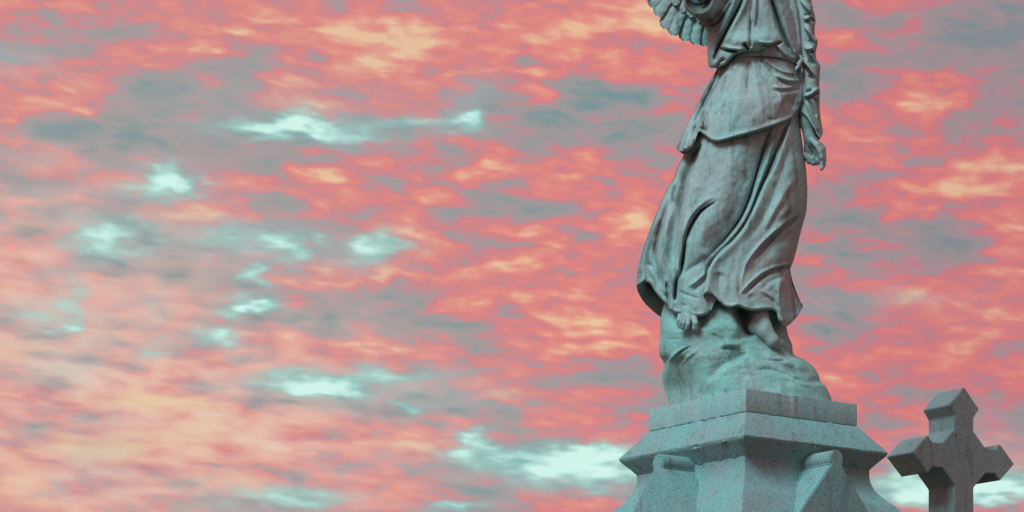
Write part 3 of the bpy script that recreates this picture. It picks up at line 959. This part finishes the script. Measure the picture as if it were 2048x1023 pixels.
fo.st(-.004, 4, 4, [(1532, 236), (1545, 240), (1560, 236)], .3, .3)
fo.bump(.016, 1500, 210, 50, 50).bump(.012, 1550, 215, 24, 30)
fo.st(.010, 4, 5, [(x, y - 4) for x, y in hemO[8:18]], .05, .05)
fo.st(-.014, 3, 3, hemO, .05, .03)
gx, gy, gu, gv = coons(OL, OR, [(1440, 105), (1600, 105)], hemO, 380, 300, .45)
f = cloth(gx, gy, None, fo, gu, gv, 31, .0018)
rt = np.clip(np.minimum(gu, 1 - gu) / .04, 0, 1) ** .7
d_o = -inflate(gx, gy, oLf, oRf, oD, 2.3) - f * rt
d_o[:, 0] = d_o[:, -1] = 0
S = Sheet()
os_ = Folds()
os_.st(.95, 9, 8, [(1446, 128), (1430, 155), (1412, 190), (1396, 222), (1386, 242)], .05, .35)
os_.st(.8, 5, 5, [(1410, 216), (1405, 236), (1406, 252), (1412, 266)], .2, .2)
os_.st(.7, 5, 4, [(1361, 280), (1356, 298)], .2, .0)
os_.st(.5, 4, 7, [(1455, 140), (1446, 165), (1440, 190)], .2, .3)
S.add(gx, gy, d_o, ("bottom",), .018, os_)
ohb = [(1353, 298), (1368.5, 309), (1400, 314), (1450, 312), (1500, 304), (1560, 280), (1590, 250), (1607, 201)]
bx_, by_, bu, bv = coons(OL, OR, [(1440, 105), (1600, 105)], ohb, 120, 80, .5)
s_ = np.clip(2 * bu - 1, -1, 1)
db = oD(by_) * (1 - np.abs(s_) ** 2.3) ** .5 + .014 * np.sin(bu * 26) * np.sin(np.pi * bu) * bv
db[:, 0] = db[:, -1] = 0
S.add(bx_, by_, db)
S.add(bx_, by_ - 1, np.where((bu > 0) & (bu < 1), db - .012, 0))
S.build("overskirt", mat_marble, st)

# --- belt
S = Sheet()
BL, BR = [(1462, 96), (1460, 122)], [(1603, 100), (1603, 132)]
gx, gy, gu, gv = coons(BL, BR, [(1462, 92), (1510, 88), (1557, 90), (1603, 100)], [(1460, 123), (1475, 116.8), (1510, 112.6), (1557, 115.4), (1582, 123), (1603, 132)], 160, 24, .5)
s_ = np.clip(2 * ((gx - 1448) / (1604 - 1448)) - 1, -1, 1)
bdp = .143 * (1 - np.abs(s_) ** 2.3) ** .5 + .004 * np.sin(np.pi * np.clip((gv - .1) / .9, 0, 1)) ** .5
S.add(gx, gy, -bdp, ("bottom",), .012)
S.add(gx, gy + 8, bdp)
S.build("belt", mat_marble, st)

# --- bodice bloused over the belt
BLc = [(1462, -118), (1436, -70), (1416, -20), (1409, 20), (1411.6, 57), (1414.7, 90), (1415.5, 122), (1417, 131)]
BRc = [(1565, -118), (1586, -50), (1596, 0), (1602.6, 24), (1606.7, 72), (1608.7, 102), (1606, 114), (1599, 127)]
hemB = [(1417, 131), (1422, 135.5), (1434, 135), (1448.6, 130.5), (1458, 122), (1467, 112.5), (1475, 107), (1490, 103), (1502, 102), (1515, 103), (1526, 99), (1535, 94.5), (1549, 93), (1554, 98), (1559, 105), (1567, 113), (1580, 121), (1592, 127), (1599, 127)]
bLf = mono(BLc + [(1422, 140)]); bRf = mono(BRc + [(1597, 140)])
bD = profile([(-118, .085), (-60, .125), (0, .150), (60, .158), (100, .160), (140, .160)])
fb = Folds()
fb.st(-.036, 6, 5, [(1492, -20), (1478, 14), (1467, 36), (1445, 78), (1430, 112), (1424, 132)], .05, .12, )
fb.st(.018, 6, 8, [(1502, -20), (1486, 16), (1474, 40), (1453, 78), (1440, 98)], .05, .3)
fb.st(.016, 7, 6, [(1474, -10), (1462, 22), (1450, 46), (1434, 76), (1421, 105)], .05, .25)
fb.st(-.028, 6, 5, [(1470, -30), (1456, 6), (1442, 34), (1428, 50), (1414, 62)], .05, .1)
fb.st(.014, 6, 6, [(1460, -20), (1446, 12), (1432, 34), (1416, 48)], .05, .15)
fb.st(-.022, 5, 5, [(1446, -10), (1436, 12), (1424, 30), (1412, 42)], .05, .1)
fb.st(-.012, 4, 4, [(1505, -30), (1503, 10), (1501, 50), (1501, 96)], .05, .05)
fb.st(.010, 5, 5, [(1511, -20), (1510, 20), (1508, 60)], .05, .3)
fb.st(-.008, 4, 4, [(1519, -20), (1517, 20), (1513, 60)], .05, .3)
fb.st(-.034, 5, 7, [(1536, -25), (1550, 20), (1562, 60), (1574, 90), (1588, 116)], .05, .12)
fb.st(.022, 6, 12, [(1546, -25), (1560, 16), (1574, 60), (1584, 92), (1596, 118)], .05, .1)
fb.st(-.012, 8, 6, [(1570, -30), (1580, 10), (1592, 60), (1598, 100)], .05, .2)
fb.st(.016, 6, 5, [(1586, -30), (1596, 20), (1601, 60), (1603, 100)], .05, .1)
fb.st(-.020, 3, 5, [(1437, 96), (1452, 101), (1466, 103), (1480, 103)], .15, .2)
fb.st(.016, 5, 4, [(1440, 91), (1456, 96), (1474, 98), (1490, 98)], .2, .2)
fb.st(-.018, 3, 4, [(1486, 84), (1491, 92), (1498, 100)], .3, .1)
fb.st(-.016, 3, 4, [(1522, 86), (1530, 91), (1545, 91), (1570, 82)], .3, .3)
fb.st(.014, 5, 4, [(1515, 82), (1532, 86), (1552, 84)], .3, .3)
fb.st(.018, 8, 8, [(1424, 100), (1426, 120), (1436, 130)], .3, .1)
fb.st(-.016, 5, 4, [(1452, 118), (1440, 124), (1432, 132)], .2, .1)
fb.bump(.026, 1480, 82, 30, 16).bump(.022, 1526, 78, 24, 14).bump(.02, 1440, 110, 16, 18).bump(.014, 1500, 10, 40, 60).bump(.03, 1530, -50, 24, 26).bump(.03, 1475, -48, 24, 26)
fb.st(-.016, 3, 3, hemB, .03, .03)
for a_, w_, pts_ in ((-.030, 2.6, [(1489, -6), (1478, 16), (1466, 38), (1455, 60), (1444, 80), (1434, 102), (1426, 122)]),
                     (-.032, 2.8, [(1541, -4), (1550, 22), (1560, 50), (1570, 76), (1580, 98), (1592, 118)]),
                     (-.020, 2.4, [(1465, 4), (1452, 22), (1438, 40), (1424, 52), (1414, 58)]),
                     (-.014, 2.2, [(1502, 40), (1500.5, 70), (1501, 98)]),
                     (-.024, 2.4, [(1437, 97), (1450, 101), (1466, 103), (1478, 103)]),
                     (-.020, 2.4, [(1522, 88), (1532, 92), (1546, 91), (1566, 84)]),
                     (-.018, 2.4, [(1487, 86), (1492, 93), (1499, 101)]),
                     (-.020, 2.4, [(1552, 93), (1558, 103), (1566, 111)])):
    fb.st(a_, w_, w_, pts_, .12, .12)
gx, gy, gu, gv = coons(BLc, BRc, [(1462, -118), (1565, -118)], hemB, 330, 330, .45)
f = cloth(gx, gy, None, fb, gu, gv, 41, .0018)
rt = np.clip(np.minimum(gu, 1 - gu) / .045, 0, 1) ** .7
d_b = -inflate(gx, gy, bLf, bRf, bD, 2.3) - (f + .010 * np.clip((gy - 40) / 60, 0, 1)) * rt
d_b[:, 0] = d_b[:, -1] = 0
S = Sheet()
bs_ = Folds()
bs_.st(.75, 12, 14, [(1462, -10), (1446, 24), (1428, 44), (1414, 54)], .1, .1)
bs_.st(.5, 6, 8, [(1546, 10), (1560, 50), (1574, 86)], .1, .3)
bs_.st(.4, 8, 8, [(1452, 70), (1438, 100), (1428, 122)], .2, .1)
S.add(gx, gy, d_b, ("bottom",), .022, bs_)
bx_, by_, bu, bv = coons(BLc, BRc, [(1462, -118), (1565, -118)], [(1417, 131), (1450, 142), (1510, 148), (1570, 142), (1599, 127)], 100, 90, .5)
s_ = np.clip(2 * bu - 1, -1, 1)
db = bD(by_) * (1 - np.abs(s_) ** 2.3) ** .5 + .008 * np.sin(bu * 20) * np.sin(np.pi * bu)
db[:, 0] = db[:, -1] = 0
S.add(bx_, by_, db)
# shoulders
tx = np.linspace(1462, 1565, 60)
ft = bD(-118) * (1 - np.abs(np.linspace(-1, 1, 60)) ** 2.3) ** .5
k = np.linspace(-1, 1, 30)[:, None]
hump = 46 * (1 - k ** 2) * (1 - np.abs(np.linspace(-1, 1, 60)) ** 2)[None]
S.add(np.repeat(tx[None], 30, 0), -118.0 - hump, k * ft[None])
S.build("bodice", mat_marble, st)

# --- sleeve of the hanging arm, gathered by crossed cords
SL = [(1578, -110), (1590, -40), (1598, 0), (1604, 20), (1607, 72), (1606, 105), (1600, 127), (1601, 150), (1606, 175), (1605, 205), (1599, 223)]
SRc = [(1604, -110), (1616, -50), (1619, 0), (1625.5, 12), (1624.5, 30), (1631.5, 39), (1629, 56), (1628, 70), (1635.5, 82), (1633, 98), (1630.5, 115), (1640, 131), (1639.5, 150), (1638.5, 176.6), (1640, 181), (1639.5, 218), (1645.7, 265)]
hemS = [(1599, 223), (1606, 226), (1614, 234), (1622, 246), (1629, 257), (1635, 270), (1641, 276), (1645.7, 265)]
sLf = mono(SL + [(1600, 250), (1625, 300)]); sRf = mono(SRc + [(1652, 310)])
sDf = profile([(-110, .05), (0, .052), (130, .055), (220, .052), (280, .045)])
fs = Folds()
for y0, a in ((-60, 1), (-28, 1), (4, 1), (48, 1.1), (88, 1.2), (118, 1.2)):
    fs.st(.018 * a, 3, 4, [(1596, y0 - 6), (1610, y0 + 8), (1622, y0 + 22), (1634, y0 + 40)], .1, .15)
    fs.st(-.030 * a, 4, 3, [(1597, y0 + 4), (1610, y0 + 16), (1620, y0 + 28), (1630, y0 + 44)], .1, .2)
    fs.st(.009 * a, 3, 3, [(1602, y0 + 14), (1612, y0 + 24), (1620, y0 + 36)], .2, .2)
for y0 in (30, 184):
    fs.st(.022, 4, 4, [(1603, y0 + 9), (1614, y0 + 7), (1624, y0 + 2), (1637, y0 - 8)], .05, .05)
    fs.st(-.022, 3, 3, [(1603, y0 + 15), (1614, y0 + 13), (1626, y0 + 8), (1638, y0)], .05, .1)
    fs.st(-.018, 3, 3, [(1604, y0 + 2), (1614, y0), (1624, y0 - 5)], .05, .1)
fs.st(.020, 4, 4, [(1606, 96), (1616, 98), (1628, 96)], .1, .1)
fs.st(-.024, 3, 3, [(1608, 103), (1618, 105), (1628, 104)], .1, .1)
fs.st(.014, 3, 4, [(1608, 200), (1618, 220), (1628, 243), (1638, 264)], .1, .1)
fs.st(-.012, 3, 3, [(1614, 197), (1624, 212), (1634, 236)], .1, .2)
fs.st(.010, 3, 3, [(1620, 196), (1630, 212), (1637, 240)], .1, .2)
fs.st(-.012, 3, 3, [(1627, 195), (1634, 206), (1638, 222)], .1, .2)
gx, gy, gu, gv = coons(SL, SRc, [(1578, -110), (1604, -110)], hemS, 110, 420, .4)
f = cloth(gx, gy, None, fs, gu, gv, 51, .001)
rt = np.clip(np.minimum(gu, 1 - gu) / .08, 0, 1) ** .7
d_s = -.03 - inflate(gx, gy, sLf, sRf, sDf, 2.2) - f * rt
d_s[:, 0] = d_s[:, -1] = -.03
S = Sheet()
S.add(gx, gy, d_s, ("bottom",), .010)
bx_, by_, bu, bv = coons(SL, SRc, [(1578, -110), (1604, -110)], [(1599, 223), (1612, 240), (1626, 262), (1637, 280), (1645.7, 265)], 50, 120, .4)
db = -.03 + inflate(bx_, by_, sLf, sRf, sDf, 2.2) + .006 * np.sin(by_ / 6) * np.sin(np.pi * bu)
db[:, 0] = db[:, -1] = -.03
S.add(bx_, by_, db)
S.build("sleeve", mat_marble, st)
# knot at the waist beside the sleeve
def knot():
    bm = bmesh.new()
    for (x, y, d, a, b, c, rot) in ((1599, 127, -.098, 5.0, 8.5, 6, 18), (1595, 135, -.100, 3.6, 9, 5, 40), (1603, 118, -.090, 3.6, 9, 5, -28), (1603, 138, -.088, 3.2, 10, 5, -14)):
        q = bmesh.ops.create_uvsphere(bm, u_segments=20, v_segments=14, radius=1)
        ca, sa = math.cos(R(rot)), math.sin(R(rot))
        for vv_ in q["verts"]:
            u, w_, h = vv_.co.x * a, vv_.co.z * b, vv_.co.y * c * .0019
            u *= 1 + .16 * math.sin(vv_.co.z * 7)
            vv_.co = Vector(P(x + u * ca - w_ * sa, y + u * sa + w_ * ca, d + h))
    me = bpy.data.meshes.new("knot"); bm.to_mesh(me); bm.free()
    return link("knot", me, mat_marble, st)
knot()

# --- wide open sleeve of the raised arm
VL = [(1395, -150), (1378, -90), (1368, -40), (1368.5, 0), (1370.6, 20.5)]
VR = [(1470, -118), (1466, -60), (1452, -20), (1438, -8), (1428, -2)]
gx, gy, gu, gv = coons([(1404, -140), (1384, -80), (1369, -20), (1369, 0), (1371, 20.5)], [(1478, -112), (1480, -40), (1478, 0), (1462, 34), (1440, 60)],
                       [(1404, -140), (1440, -135), (1478, -112)], [(1371, 20.5), (1385, 27.5), (1396, 40), (1408, 54), (1424, 66), (1440, 60)], 200, 220, .4)
fv = Folds()
fv.st(-.018, 3, 6, [(1398, 44), (1418, 44), (1440, 26), (1458, -4), (1470, -34)], .2, .1)
fv.st(-.022, 3, 6, [(1408, 55), (1428, 52), (1450, 32), (1470, -6)], .2, .1)
fv.st(-.014, 3, 5, [(1424, 38), (1440, 18), (1452, -12)], .2, .1)
# sleeve is a hollow: outer cloth with an elliptical mouth
def sleeve_raised():
    S = Sheet()
    # outer sheet (below and right of the mouth)
    th = np.linspace(-0.15, np.pi + .25, 120)            # along the lower rim of the mouth, right to left
    rim_x = 1398 + 29.5 * np.cos(th); rim_y = -6 + 34 * np.sin(th)
    rim = np.stack([rim_x, rim_y], -1)
    out = spline([(1480, -60), (1474, -8), (1458, 32), (1440, 58), (1422, 66), (1408, 52), (1394, 38), (1382, 29), (1372, 20), (1367, 6), (1366, -30)], 120)
    k = np.linspace(0, 1, 60)[:, None, None]
    G = rim[None] * (1 - k) + out[None] * k
    gx, gy = G[..., 0], G[..., 1]
    kk = k[..., 0]
    d = -.205 + .080 * kk ** .5
    d = d - fv(gx, gy) * np.sin(np.pi * np.clip(kk, 0, 1)) ** .4 - .0015 * vnoise(gx, gy, 14, 14, 61)
    vs_ = Folds().st(.85, 18, 16, [(1388, 24), (1412, 40), (1430, 48), (1452, 20)], .3, .1)  # brown shadow painted into the cloth just outside the rim
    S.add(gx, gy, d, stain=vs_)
    # inside of the mouth: rolls over the rim and runs back up into the arm
    rows = [(0, 1.0), (-.003, .995), (-.004, .98), (-.001, .965), (.008, .96), (.03, .965), (.08, .97), (.15, .95), (.19, .80), (.2, .3)]
    gx2 = np.stack([1398 + 29.5 * s * np.cos(th) for _, s in rows]); gy2 = np.stack([-6 + 34 * s * np.sin(th) - 60 * max(q, 0) * 2 for q, s in rows])
    d2 = np.stack([np.full_like(th, -.205 + q) for q, s in rows])
    S.add(gx2, gy2, d2, stain=lambda a, b: np.clip((1398 + 29.5 - a) * 0 + .8 * (np.arange(a.shape[0])[:, None] > 2) + 0 * a, 0, 1))  # shade inside the mouth painted dark on the inner rows
    # outer cloth up over the forearm (above the picture)
    th2 = np.linspace(0, 2 * np.pi, 60)
    t = np.linspace(0, 1, 30)[:, None]
    cxp = 1400 + 45 * t; cyp = -30 - 80 * t
    S.add(cxp + (34 - 4 * t) * np.cos(th2)[None], cyp + (30 + 10 * t) * np.sin(th2)[None] * .7, -.13 + .1 * t + .06 * np.sin(th2)[None] + 0 * cxp)
    # inner sleeve cuff hanging in the mouth
    th3 = np.linspace(0, 2 * np.pi, 40)
    t = np.linspace(0, 1, 10)[:, None]
    S.add(1403 + (9 - 1 * t) * np.cos(th3)[None], 0 - 50 * t + 5 * np.sin(th3)[None], -.150 + .02 * np.sin(th3)[None] + 0 * t)
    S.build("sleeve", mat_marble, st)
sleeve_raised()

# --- the figure itself: feet, arms, hands, neck and head as one continuous body
import openvdb as vdb


def body():
    VX = 0.0032
    prims = []

    def cap(a, b, ra, rb, k=.006):
        prims.append((np.asarray(P(*a)), np.asarray(P(*b)), ra * .0019, rb * .0019, k))

    def chain(pts, k=.006):
        for (a, b) in zip(pts, pts[1:]):
            cap(a[:3], b[:3], a[3], b[3], k)

    # trunk and legs inside the robe
    chain([(1510, -120, 0, 30), (1510, -20, 0, 40), (1515, 90, 0, 36), (1510, 190, 0, 44)], .03)
    chain([(1490, 200, -.02, 34), (1440, 360, -.07, 28), (1405, 450, -.09, 24), (1385, 590, -.09, 15), (1380, 622, -.105, 13)], .02)
    chain([(1530, 200, 0, 34), (1545, 400, 0, 28), (1530, 540, -.03, 20), (1523, 608, -.125, 15)], .02)
    # right foot in the picture: heel left, toes down to the right on the rock
    rd = lambda x, y: float(rock_depth(np.array([[float(x)]]), np.array([[float(y)]]))[0, 0])
    f1, f2, f3, f4 = rd(1506, 658) - .022, rd(1532, 664) - .030, rd(1550, 684) - .022, rd(1560, 694) - .010
    chain([(1523, 600, f1 - .006, 16.5), (1522, 634, f1 - .006, 15.5), (1529, 655, f2, 15)], .009)
    chain([(1520, 634, f1 - .006, 13), (1508.5, 652, f1 - .004, 12.5)], .008)
    chain([(1509, 655, f1 - .004, 12), (1529, 662, f2, 14), (1545, 681, f3 - .004, 12.5), (1555, 691, f4 - .004, 9.5)], .008)
    cap((1529, 640, f2 - .012), (1546, 676, f3 - .012), 7, 7, .012)
    for i in range(5):
        x = 1549 + i * 4.6
        cap((x - 3, 686 - i * 1.2, f4 - .004 + i * .006), (x + 2, 697 - i * 1.0, f4 + .004 + i * .007), 4.0 - .3 * i, 3.4 - .3 * i, .003)
    # left foot: toes towards the viewer
    t1 = rd(1376, 655) - .030
    chain([(1380, 600, -.10, 16), (1378, 624, t1 + .03, 14), (1376, 636, t1 + .016, 10)], .012)
    cap((1366, 634, t1 + .02), (1386, 636, t1 + .018), 8.5, 9, .01)
    for (xa, ya, xb, yb, xc, yc, r) in ((1388, 634, 1391, 646, 1390, 655, 6.3), (1378, 633, 1376, 648, 1372, 656, 4.4), (1371, 632, 1368, 646, 1364.5, 654.5, 4.1), (1365, 630, 1361.5, 644, 1359, 652, 3.8), (1359, 629, 1356.5, 640, 1355.5, 648, 3.4)):
        chain([(xa, ya, t1 + .006, r), (xb, yb, t1 - .006, r * .92), (xc, yc, t1 + .002, r)], .002)
    # hanging arm and hand
    chain([(1582, -95, -.0, 27), (1606, 40, -.02, 22), (1612, 140, -.03, 21)], .02)
    chain([(1612, 140, -.03, 20), (1612, 215, -.03, 17), (1614, 245, -.03, 14.5), (1619, 274, -.03, 11), (1624, 284, -.03, 11)], .01)
    chain([(1622, 280, -.028, 10.5), (1639, 300, -.025, 12), (1642, 312, -.024, 10.5)], .006)
    chain([(1618, 282, -.022, 9.5), (1616, 298, -.012, 8.2), (1618, 314, -.008, 7)], .006)
    cap((1628, 292, -.008), (1632, 314, -.006), 9, 8, .006)
    chain([(1624, 281, -.050, 6), (1634, 290, -.062, 5.4), (1640, 302, -.066, 4.6), (1643.5, 316, -.062, 3.9)], .003)
    chain([(1644, 306, -.024, 7.4), (1646.5, 320, -.028, 6.2), (1645.5, 330, -.032, 5.3), (1643, 337.5, -.036, 4.0)], .003)
    chain([(1638, 312, -.014, 6.8), (1634, 324, -.022, 6.4), (1627, 325.5, -.044, 5.6), (1625, 316, -.050, 4.8)], .002)
    chain([(1630, 312, -.010, 6.2), (1626, 324.5, -.014, 5.9), (1618, 322.5, -.038, 5.3), (1617, 313, -.044, 4.6)], .002)
    chain([(1621, 311, -.008, 4.8), (1615, 321, -.010, 4.5), (1611.5, 316, -.030, 4), (1612.5, 308, -.034, 3.6)], .002)
    # raised arm and hand
    chain([(1450, -95, 0, 27), (1416, -20, -.08, 22)], .02)
    chain([(1416, -20, -.08, 20), (1395, -110, -.13, 15), (1384, -190, -.16, 11)], .012)
    chain([(1384, -192, -.16, 11), (1383, -222, -.165, 12)], .006)
    for i, (dx_, l, r) in enumerate(((-11, 38, 4.3), (-4, 45, 4.8), (4, 47, 4.9), (11, 42, 4.7))):
        chain([(1383 + dx_ * .8, -220, -.165, r + .6), (1383 + dx_ * 1.1, -222 - l * .55, -.172, r), (1383 + dx_ * 1.2, -222 - l, -.162, r * .8)], .002)
    chain([(1390, -200, -.165, 6), (1402, -218, -.18, 5.4), (1408, -236, -.185, 4.5)], .003)
    # neck and head
    chain([(1514, -125, 0, 26), (1512, -190, -.01, 20)], .03)
    chain([(1510, -205, -.03, 30), (1510, -262, .0, 40)], .02)
    chain([(1509, -196, -.072, 15), (1509, -232, -.06, 26)], .012)
    cap((1508, -238, -.125), (1508, -222, -.140), 4, 5.5, .008)
    cap((1498, -206, -.112), (1518, -206, -.112), 3.6, 3.6, .004)
    for sx_ in (-1, 1):
        cap((1508 + sx_ * 15, -243, -.100), (1508 + sx_ * 16, -243, -.100), 5, 5, .004)
        cap((1509 + sx_ * 37, -246, .0), (1509 + sx_ * 38, -228, -.005), 5, 4, .004)
    pts = np.vstack([np.vstack([a, b]) for a, b, *_ in prims])
    lo, hi = pts.min(0) - .12, pts.max(0) + .12
    n = np.ceil((hi - lo) / VX).astype(int) + 1
    F = np.full(n, .05, dtype=np.float32)
    ax = [lo[i] + VX * np.arange(n[i]) for i in range(3)]
    for a, b, ra, rb, k in prims:
        mgn = max(ra, rb) + .05
        i0 = np.maximum(0, ((np.minimum(a, b) - mgn - lo) / VX).astype(int))
        i1 = np.minimum(n, ((np.maximum(a, b) + mgn - lo) / VX).astype(int) + 2)
        X, Y, Z = np.meshgrid(*[ax[j][i0[j]:i1[j]].astype(np.float32) for j in range(3)], indexing="ij", sparse=True)
        ab = b - a
        t = np.clip(((X - a[0]) * ab[0] + (Y - a[1]) * ab[1] + (Z - a[2]) * ab[2]) / (ab @ ab + 1e-12), 0, 1)
        d = np.sqrt((X - a[0] - t * ab[0]) ** 2 + (Y - a[1] - t * ab[1]) ** 2 + (Z - a[2] - t * ab[2]) ** 2) - (ra + (rb - ra) * t)
        sl = tuple(slice(i0[j], i1[j]) for j in range(3))
        old = F[sl]
        h = np.clip(.5 + .5 * (old - d) / k, 0, 1)
        F[sl] = (old * (1 - h) + d * h - k * h * (1 - h)).astype(np.float32)
    gr = vdb.FloatGrid(.05)
    gr.copyFromArray(F)
    vtx, tris, quads = gr.convertToPolygons(isovalue=0.0, adaptivity=0.0)
    vtx = vtx * VX + lo
    me = mesh_np("body", vtx, quads, tris if len(tris) else None)
    return link("body", me, mat_marble, st)


body()

# --- hair
def hair():
    bm = bmesh.new()
    bmesh.ops.create_uvsphere(bm, u_segments=96, v_segments=64, radius=1)
    c = Vector(P(1510, -258, .012))
    for vtx in bm.verts:
        p = vtx.co.copy()
        wave = 1 + .035 * math.sin(9 * math.atan2(p.x, p.y) + 6 * p.z) + .02 * math.sin(23 * p.x + 15 * p.z)
        if p.y < -.35 and p.z < .45:
            wave *= .78
        vtx.co = c + Vector((p.x * .088 * wave, p.y * .105 * wave + .012, p.z * .105 * wave))
    bmesh.ops.create_uvsphere(bm, u_segments=48, v_segments=32, radius=.04, matrix=Matrix.Translation(Vector(P(1510, -235, .125))))
    me = bpy.data.meshes.new("hair"); bm.to_mesh(me); bm.free()
    link("hair", me, mat_marble, st)
hair()

# --- wings
def feather(parent, root, tip, w, bend, d_root, d_tip, seed):
    n, mth = 34, 13
    t = np.linspace(0, 1, n)[:, None]
    s = np.linspace(-1, 1, mth)[None]
    r0, t0 = np.array(root, float), np.array(tip, float)
    ax = t0 - r0
    L = np.linalg.norm(ax)
    nrm = np.array([-ax[1], ax[0]]) / L
    cx = r0[0] + ax[0] * t + nrm[0] * bend * np.sin(np.pi * t) ; cy = r0[1] + ax[1] * t + nrm[1] * bend * np.sin(np.pi * t)
    te = np.clip((1 - t) * L / (w * 1.25), 0, 1)
    hw = 1.42 * w * (1 - (1 - te) ** 2.2) ** .55 * (0.70 + .30 * t)
    px, py = cx + nrm[0] * hw * s, cy + nrm[1] * hw * s
    wob = .0010 * np.sin(t * 17 + seed) * (1 - s ** 2)
    dome = .0075 * (1 - np.abs(s) ** 2.6) * np.clip(te * 1.4, 0, 1) ** .5 + .0022 * np.exp(-(s / .13) ** 2) * (1 - .6 * t) + wob
    dome = dome + .0008 * np.sin((t * L / 3.0 + np.abs(s) * 3.2)) * (np.abs(s) > .12) * te
    dl = d_root + (d_tip - d_root) * t
    S = Sheet()
    S.add(px, py, dl - dome + .008 * s)
    S.add(px, py, dl + .008 + .008 * s)
    # closing edge
    for k in (0, -1):
        S.add(np.hstack([px[:, k:k + 1] if k == 0 else px[:, -1:]] * 2), np.hstack([py[:, k:k + 1] if k == 0 else py[:, -1:]] * 2),
              np.hstack([dl + .008 * s[0, k], dl + .008 + .008 * s[0, k]]))
    S.build("feather", mat_marble, parent)


def wing(mirror):
    if mirror:
        fx = lambda x: 1510 + (1510 - x) + 8
        fy = lambda y: y - 130
    else:
        fx = lambda x: x
        fy = lambda y: y
    # bone and flesh of the wing as one swept form
    spine = spline([(1478, -40), (1440, -70), (1400, -150), (1340, -260), (1290, -360), (1262, -440)], 60)
    low = spline([(1440, 88), (1404, 80), (1366, 66), (1334, 40), (1308, 2), (1290, -60), (1240, -250), (1240, -440)], 60)
    k = np.linspace(0, 1, 20)[:, None]
    gx = spine[None, :, 0] * (1 - k) + low[None, :, 0] * k
    gy = spine[None, :, 1] * (1 - k) + low[None, :, 1] * k
    kk = np.broadcast_to(k, gx.shape)
    dp = .022 * np.sin(np.pi * np.clip(kk, 0.02, 1)) ** .6
    base = .105 + .05 * np.linspace(0, 1, 60)[None] + 0 * gx
    S = Sheet()
    S.add(fx(gx), fy(gy), base - dp)
    S.add(fx(gx), fy(gy), base + dp + .004)
    w = S.build("wing", mat_marble, st)
    # long feathers along the trailing edge, then two rows of coverts
    prim = [((1436, 20), (1421, 96), 7.5, 3), ((1424, 14), (1406, 93.5), 8, 4), ((1413, 4), (1388, 90.5), 8.5, 5), ((1402, -6), (1366.5, 83), 9, 6), ((1392, -14), (1343, 71), 9.5, 7), ((1382, -22), (1326, 58), 9.5, 7),
            ((1372, -34), (1312, 32), 9.5, 6), ((1362, -48), (1299.5, 14.5), 9.5, 6), ((1352, -66), (1290, -8), 9.5, 5), ((1344, -88), (1280, -32), 9.5, 5), ((1336, -112), (1270, -62), 9.5, 4),
            ((1328, -140), (1260, -98), 9.5, 4), ((1320, -170), (1250, -140), 9.5, 3), ((1312, -200), (1240, -185), 9.5, 2), ((1304, -232), (1230, -232), 9.5, 0), ((1298, -264), (1222, -282), 9, -2),
            ((1292, -296), (1216, -334), 9, -3), ((1284, -330), (1212, -386), 9, -4), ((1276, -366), (1214, -436), 9, -5), ((1268, -400), (1222, -480), 9, -5)]
    for i, (a, b, wd, bd) in enumerate(prim):
        feather(w, (fx(a[0]), fy(a[1])), (fx(b[0]), fy(b[1])), wd, bd * (-1 if mirror else 1), .085 + .004 * (i % 2) - .002 * i * 0, .098 + .006 * (i % 2) + .002 * i, i)
    cov = [((1432, -14), (1414, 50), 8, 3), ((1420, -22), (1396, 44), 8, 4), ((1408, -32), (1378, 34), 8.5, 4), ((1396, -44), (1362, 24), 8.5, 5), ((1386, -56), (1346, 10), 8.5, 5), ((1376, -70), (1334, -4), 8.5, 5),
           ((1366, -88), (1322, -26), 8.5, 4), ((1358, -108), (1312, -50), 8.5, 4), ((1350, -130), (1302, -80), 8.5, 4), ((1340, -156), (1292, -116), 8.5, 3), ((1330, -186), (1282, -156), 8.5, 2),
           ((1322, -216), (1274, -200), 8.5, 2), ((1314, -246), (1264, -246), 8.5, 0), ((1306, -280), (1258, -296), 8, -2), ((1298, -316), (1254, -346), 8, -2)]
    for i, (a, b, wd, bd) in enumerate(cov):
        feather(w, (fx(a[0]), fy(a[1])), (fx(b[0]), fy(b[1])), wd, bd * (-1 if mirror else 1), .062 + .003 * (i % 2), .078 + .004 * (i % 2) + .002 * i, i + 40)
    cov2 = [((1418, -50), (1400, 6), 8, 3), ((1406, -62), (1384, -4), 8, 3), ((1394, -78), (1368, -20), 8, 4), ((1384, -96), (1354, -40), 8, 4), ((1374, -116), (1342, -64), 8, 3), ((1364, -138), (1330, -92), 8, 3),
            ((1352, -164), (1318, -126), 8, 2), ((1342, -192), (1306, -164), 8, 2), ((1332, -224), (1296, -208), 8, 1), ((1324, -256), (1288, -254), 8, 0)]
    for i, (a, b, wd, bd) in enumerate(cov2):
        feather(w, (fx(a[0]), fy(a[1])), (fx(b[0]), fy(b[1])), wd, bd * (-1 if mirror else 1), .040 + .003 * (i % 2), .056 + .004 * (i % 2) + .002 * i, i + 80)


wing(False)
wing(True)
